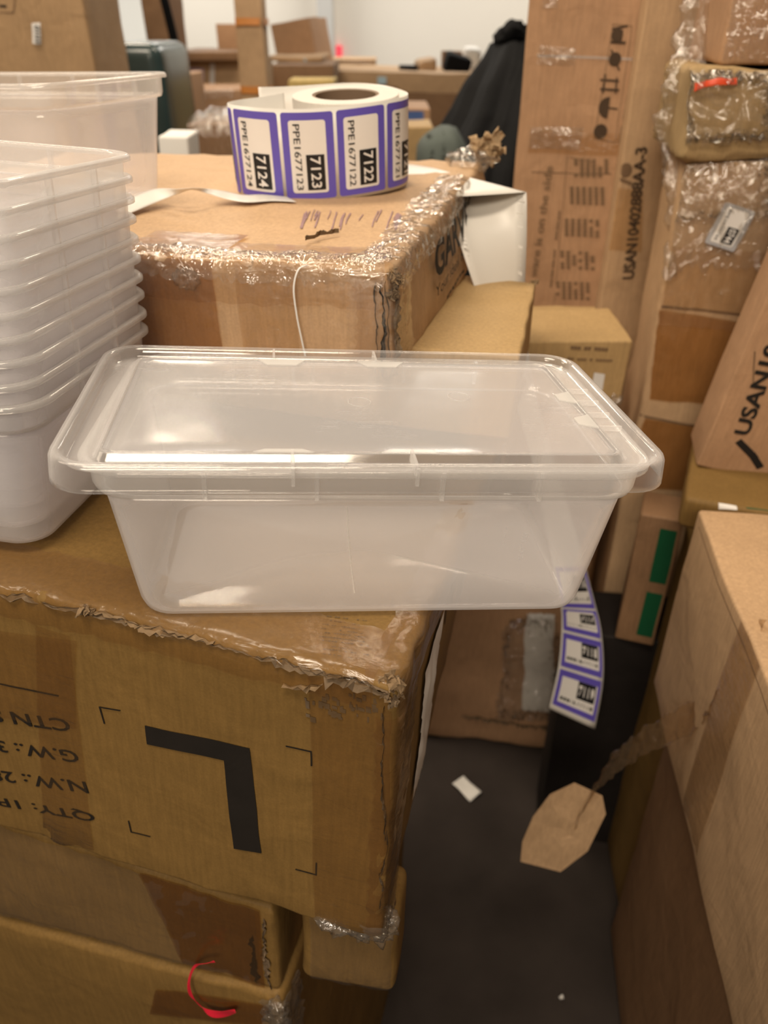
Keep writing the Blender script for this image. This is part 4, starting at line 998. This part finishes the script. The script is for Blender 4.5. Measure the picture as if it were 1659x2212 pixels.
# open flaps on top of it
fl = boxc('flattened brown cardboard sheet lying on the purple-labelled carton', 368, 111, 520, 128, 4.5, .7, K_DARK, down=False, seed=87, name='cardboard_sheet')
c5 = boxc('wrapped carton below the purple-labelled carton', 395, 195, 520, 290, 4.0, .5, K_PINK, seed=88)
c5.patch('clear_wrap', 'front', quad(c5, 'front', [(395, 215), (505, 215), (505, 192), (395, 192)]), WRAP_F, off=.01, wr=.02)
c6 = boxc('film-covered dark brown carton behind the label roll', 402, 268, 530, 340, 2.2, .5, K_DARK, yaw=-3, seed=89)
c6.edge_tape('clear_wrap', 'top_front', .0, c6.w, .3, .03, WRAP_F, off=.008, wr=.05, n=40)
c6.patch('clear_wrap', 'front', [(.0, c6.h-.1), (c6.w, c6.h-.1), (c6.w, c6.h), (.0, c6.h)], WRAP, off=.008, wr=.02, nx=30, ny=10)
c7 = boxc('tall narrow tan carton banded with orange tape, standing behind the label roll', 503, -10, 562, 330, 3.0, .14, K_TAN, yaw=0, seed=90, r=.004)
c7b = c7
for yy in ((40, 56), (187, 203)):
    c7.patch('orange_band', 'front', quad(c7, 'front', [(503, yy[1]), (562, yy[1]), (562, yy[0]), (503, yy[0])]), ORANGE, off=.008)
    c7.patch('orange_band', 'right', [(.0, c7.uv('front', 540, yy[1])[1]), (.14, c7.uv('front', 540, yy[1])[1]), (.14, c7.uv('front', 540, yy[0])[1]), (.0, c7.uv('front', 540, yy[0])[1])], ORANGE, off=.008)
c8 = boxc('open-flapped carton leaning back behind the orange-banded carton', 580, 45, 670, 130, 6.0, .5, K_PINK, yaw=-12, tilt=(0, -9), seed=91, down=False)
c8b = boxc('small brown carton left of the orange-banded carton, on the cardboard sheet', 466, 52, 520, 112, 4.9, .4, K_PINK, seed=92, down=False)
c9 = boxc('wide brown carton on the rear pile right of the orange-banded carton', 575, 122, 696, 140, 5.6, .9, K_TAN, seed=93, floor=U(651, 140, 5.3).z+.004)
c9.patch('blue_label', 'front', quad(c9, 'front', [(650, 138), (662, 138), (662, 126), (650, 126)]), simple('pale_blue_label', (.45, .62, .72), .5, .3))
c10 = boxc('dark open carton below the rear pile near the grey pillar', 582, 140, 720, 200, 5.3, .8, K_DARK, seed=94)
c11 = boxc('yellow-edged board behind the label roll', 622, 173, 722, 187, 4.4, .3, simple('yellow_board', (.62, .46, .18), .6, .2, vary=.3, scale=40), seed=95, cat='board', name='yellow_board')
wr = boxc('bundle of film-wrapped goods at the foot of the grey pillar', 708, 128, 812, 150, 7.0, .6, K_TAN, seed=96, cat='wrapped bundle', name='wrapped_bundle')
wr.patch('clear_wrap', 'front', [(.0, .0), (wr.w, .0), (wr.w, wr.h), (.0, wr.h)], WRAP_F, off=.02, wr=.06, nx=30, ny=8)
# long table-like row of boxes
tb_ = boxc('long brown tabletop-like slab spanning the back of the room', 715, 157, 1075, 185, 6.0, 1.1, K_TAN, seed=97, floor=1.03, cat='table top', name='long_slab', tilt=(0, 1.2))
tb_.patch('blue_label', 'front', quad(tb_, 'front', [(815, 181), (834, 181), (834, 165), (815, 165)]), simple('pale_blue_label_2', (.45, .62, .72), .5, .3), off=.02)
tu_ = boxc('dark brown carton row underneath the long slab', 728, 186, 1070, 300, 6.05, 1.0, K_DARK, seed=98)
t2 = boxc('brown carton with a blue label, right of the label roll in the background', 872, 235, 930, 275, 4.2, .5, K_PINK, seed=99)
t2.patch('blue_label', 'front', quad(t2, 'front', [(880, 263), (915, 263), (915, 240), (880, 240)]), simple('blue_label', (.08, .14, .35), .5, .3), off=.01)
t3 = boxc('flat tan wooden-looking bar below the blue-labelled carton', 860, 274, 935, 292, 3.4, .3, K_LIGHT, seed=100)
it = tb_
i1 = boxc('small black box lying on the long slab', 863, 143, 902, 156, 6.3, .2, BLACKBAG, seed=101, down=False, cat='box', name='small_black_box')
i2 = boxc('tan crumpled paper lump on the long slab', 908, 128, 950, 158, 6.25, .2, K_TAN, seed=102, down=False, cat='paper lump', name='paper_lump', r=.04, amp=.03, yaw=15)
i3 = boxc('brown box standing on the long slab beside the black bag', 957, 111, 1000, 160, 6.5, .2, K_DARK, seed=103, down=False)
i4 = boxc('black folded bag slumped on the long slab', 966, 118, 1024, 158, 6.2, .25, BLACKBAG, seed=104, down=False, cat='bag', name='black_bag', r=.04, amp=.02, tilt=(0, 14))
i5 = boxc('white bag at the far end of the long slab beside the black drape', 1003, 100, 1042, 160, 6.6, .25, FOAM, seed=105, down=False, cat='bag', name='white_bag', r=.05, amp=.02)

# black drape over something tall
dr = MB()
prof = [(1058, 1175, 100, 2.7), (1040, 1185, 135, 2.6), (1012, 1185, 180, 2.5), (985, 1185, 240, 2.4), (955, 1180, 290, 2.35), (930, 1180, 335, 2.3), (915, 1175, 400, 2.25), (905, 1170, 520, 2.2), (900, 1165, 700, 2.15), (895, 1165, 900, 2.1)]
def drape(a_, b_):
    t = b_*(len(prof)-1); k = min(int(t), len(prof)-2); f_ = t-k
    x0_, x1_, y_, d_ = [prof[k][i]*(1-f_)+prof[k+1][i]*f_ for i in range(4)]
    ang = a_*2*math.pi; c_ = U((x0_+x1_)/2, y_, d_+.25); rx_ = (x1_-x0_)/2/FPX*d_*1.02
    fold = .05*noise.noise(Vector((math.cos(ang)*3.2, math.sin(ang)*3.2, b_*1.2)))*min(1, b_*3+.3)+.012*noise.noise(Vector((math.cos(ang)*9, math.sin(ang)*9, b_*3)))
    return Vector((c_.x+(rx_+fold)*math.cos(ang), c_.y+(.25+fold)*math.sin(ang), max(.02, c_.z+.01*math.sin(ang*5))))
dr.grid(drape, 150, 60)
i0 = len(dr.v); top = dr.v[0:151]; cpt = sum(top[:150], Vector())/150+Vector((0, 0, .03)); dr.v.append(cpt)
for k in range(150): dr.f.append((i0, k+1, k))
o = dr.build('black_drape', BLACKBAG, None, True); tag(o, 'black cloth draped over a tall pile behind the torn carton corner', 'cloth')
rt_ = empty('x', (0, 0, 0)); bpy.data.objects.remove(rt_)
def bunch(a_, b_):
    th = a_*2*math.pi; ph = (b_-.5)*math.pi; d = Vector((math.cos(th)*math.cos(ph), math.sin(th)*math.cos(ph), math.sin(ph)))
    return cpt+Vector((0, 0, -.0))+Vector((d.x*.085, d.y*.1, d.z*.045)), d
bo = crumple('gathered_top', bunch, 60, 30, .03, BLACKBAG, o, 5, scale=16, thick=0)
gr = boxc('grey-green cloth heap at the foot of the black drape', 905, 285, 985, 340, 2.05, .25, simple('grey_green_cloth', (.10, .12, .11), .8, .2), seed=106, cat='cloth', name='cloth_heap', r=.08, amp=.02)
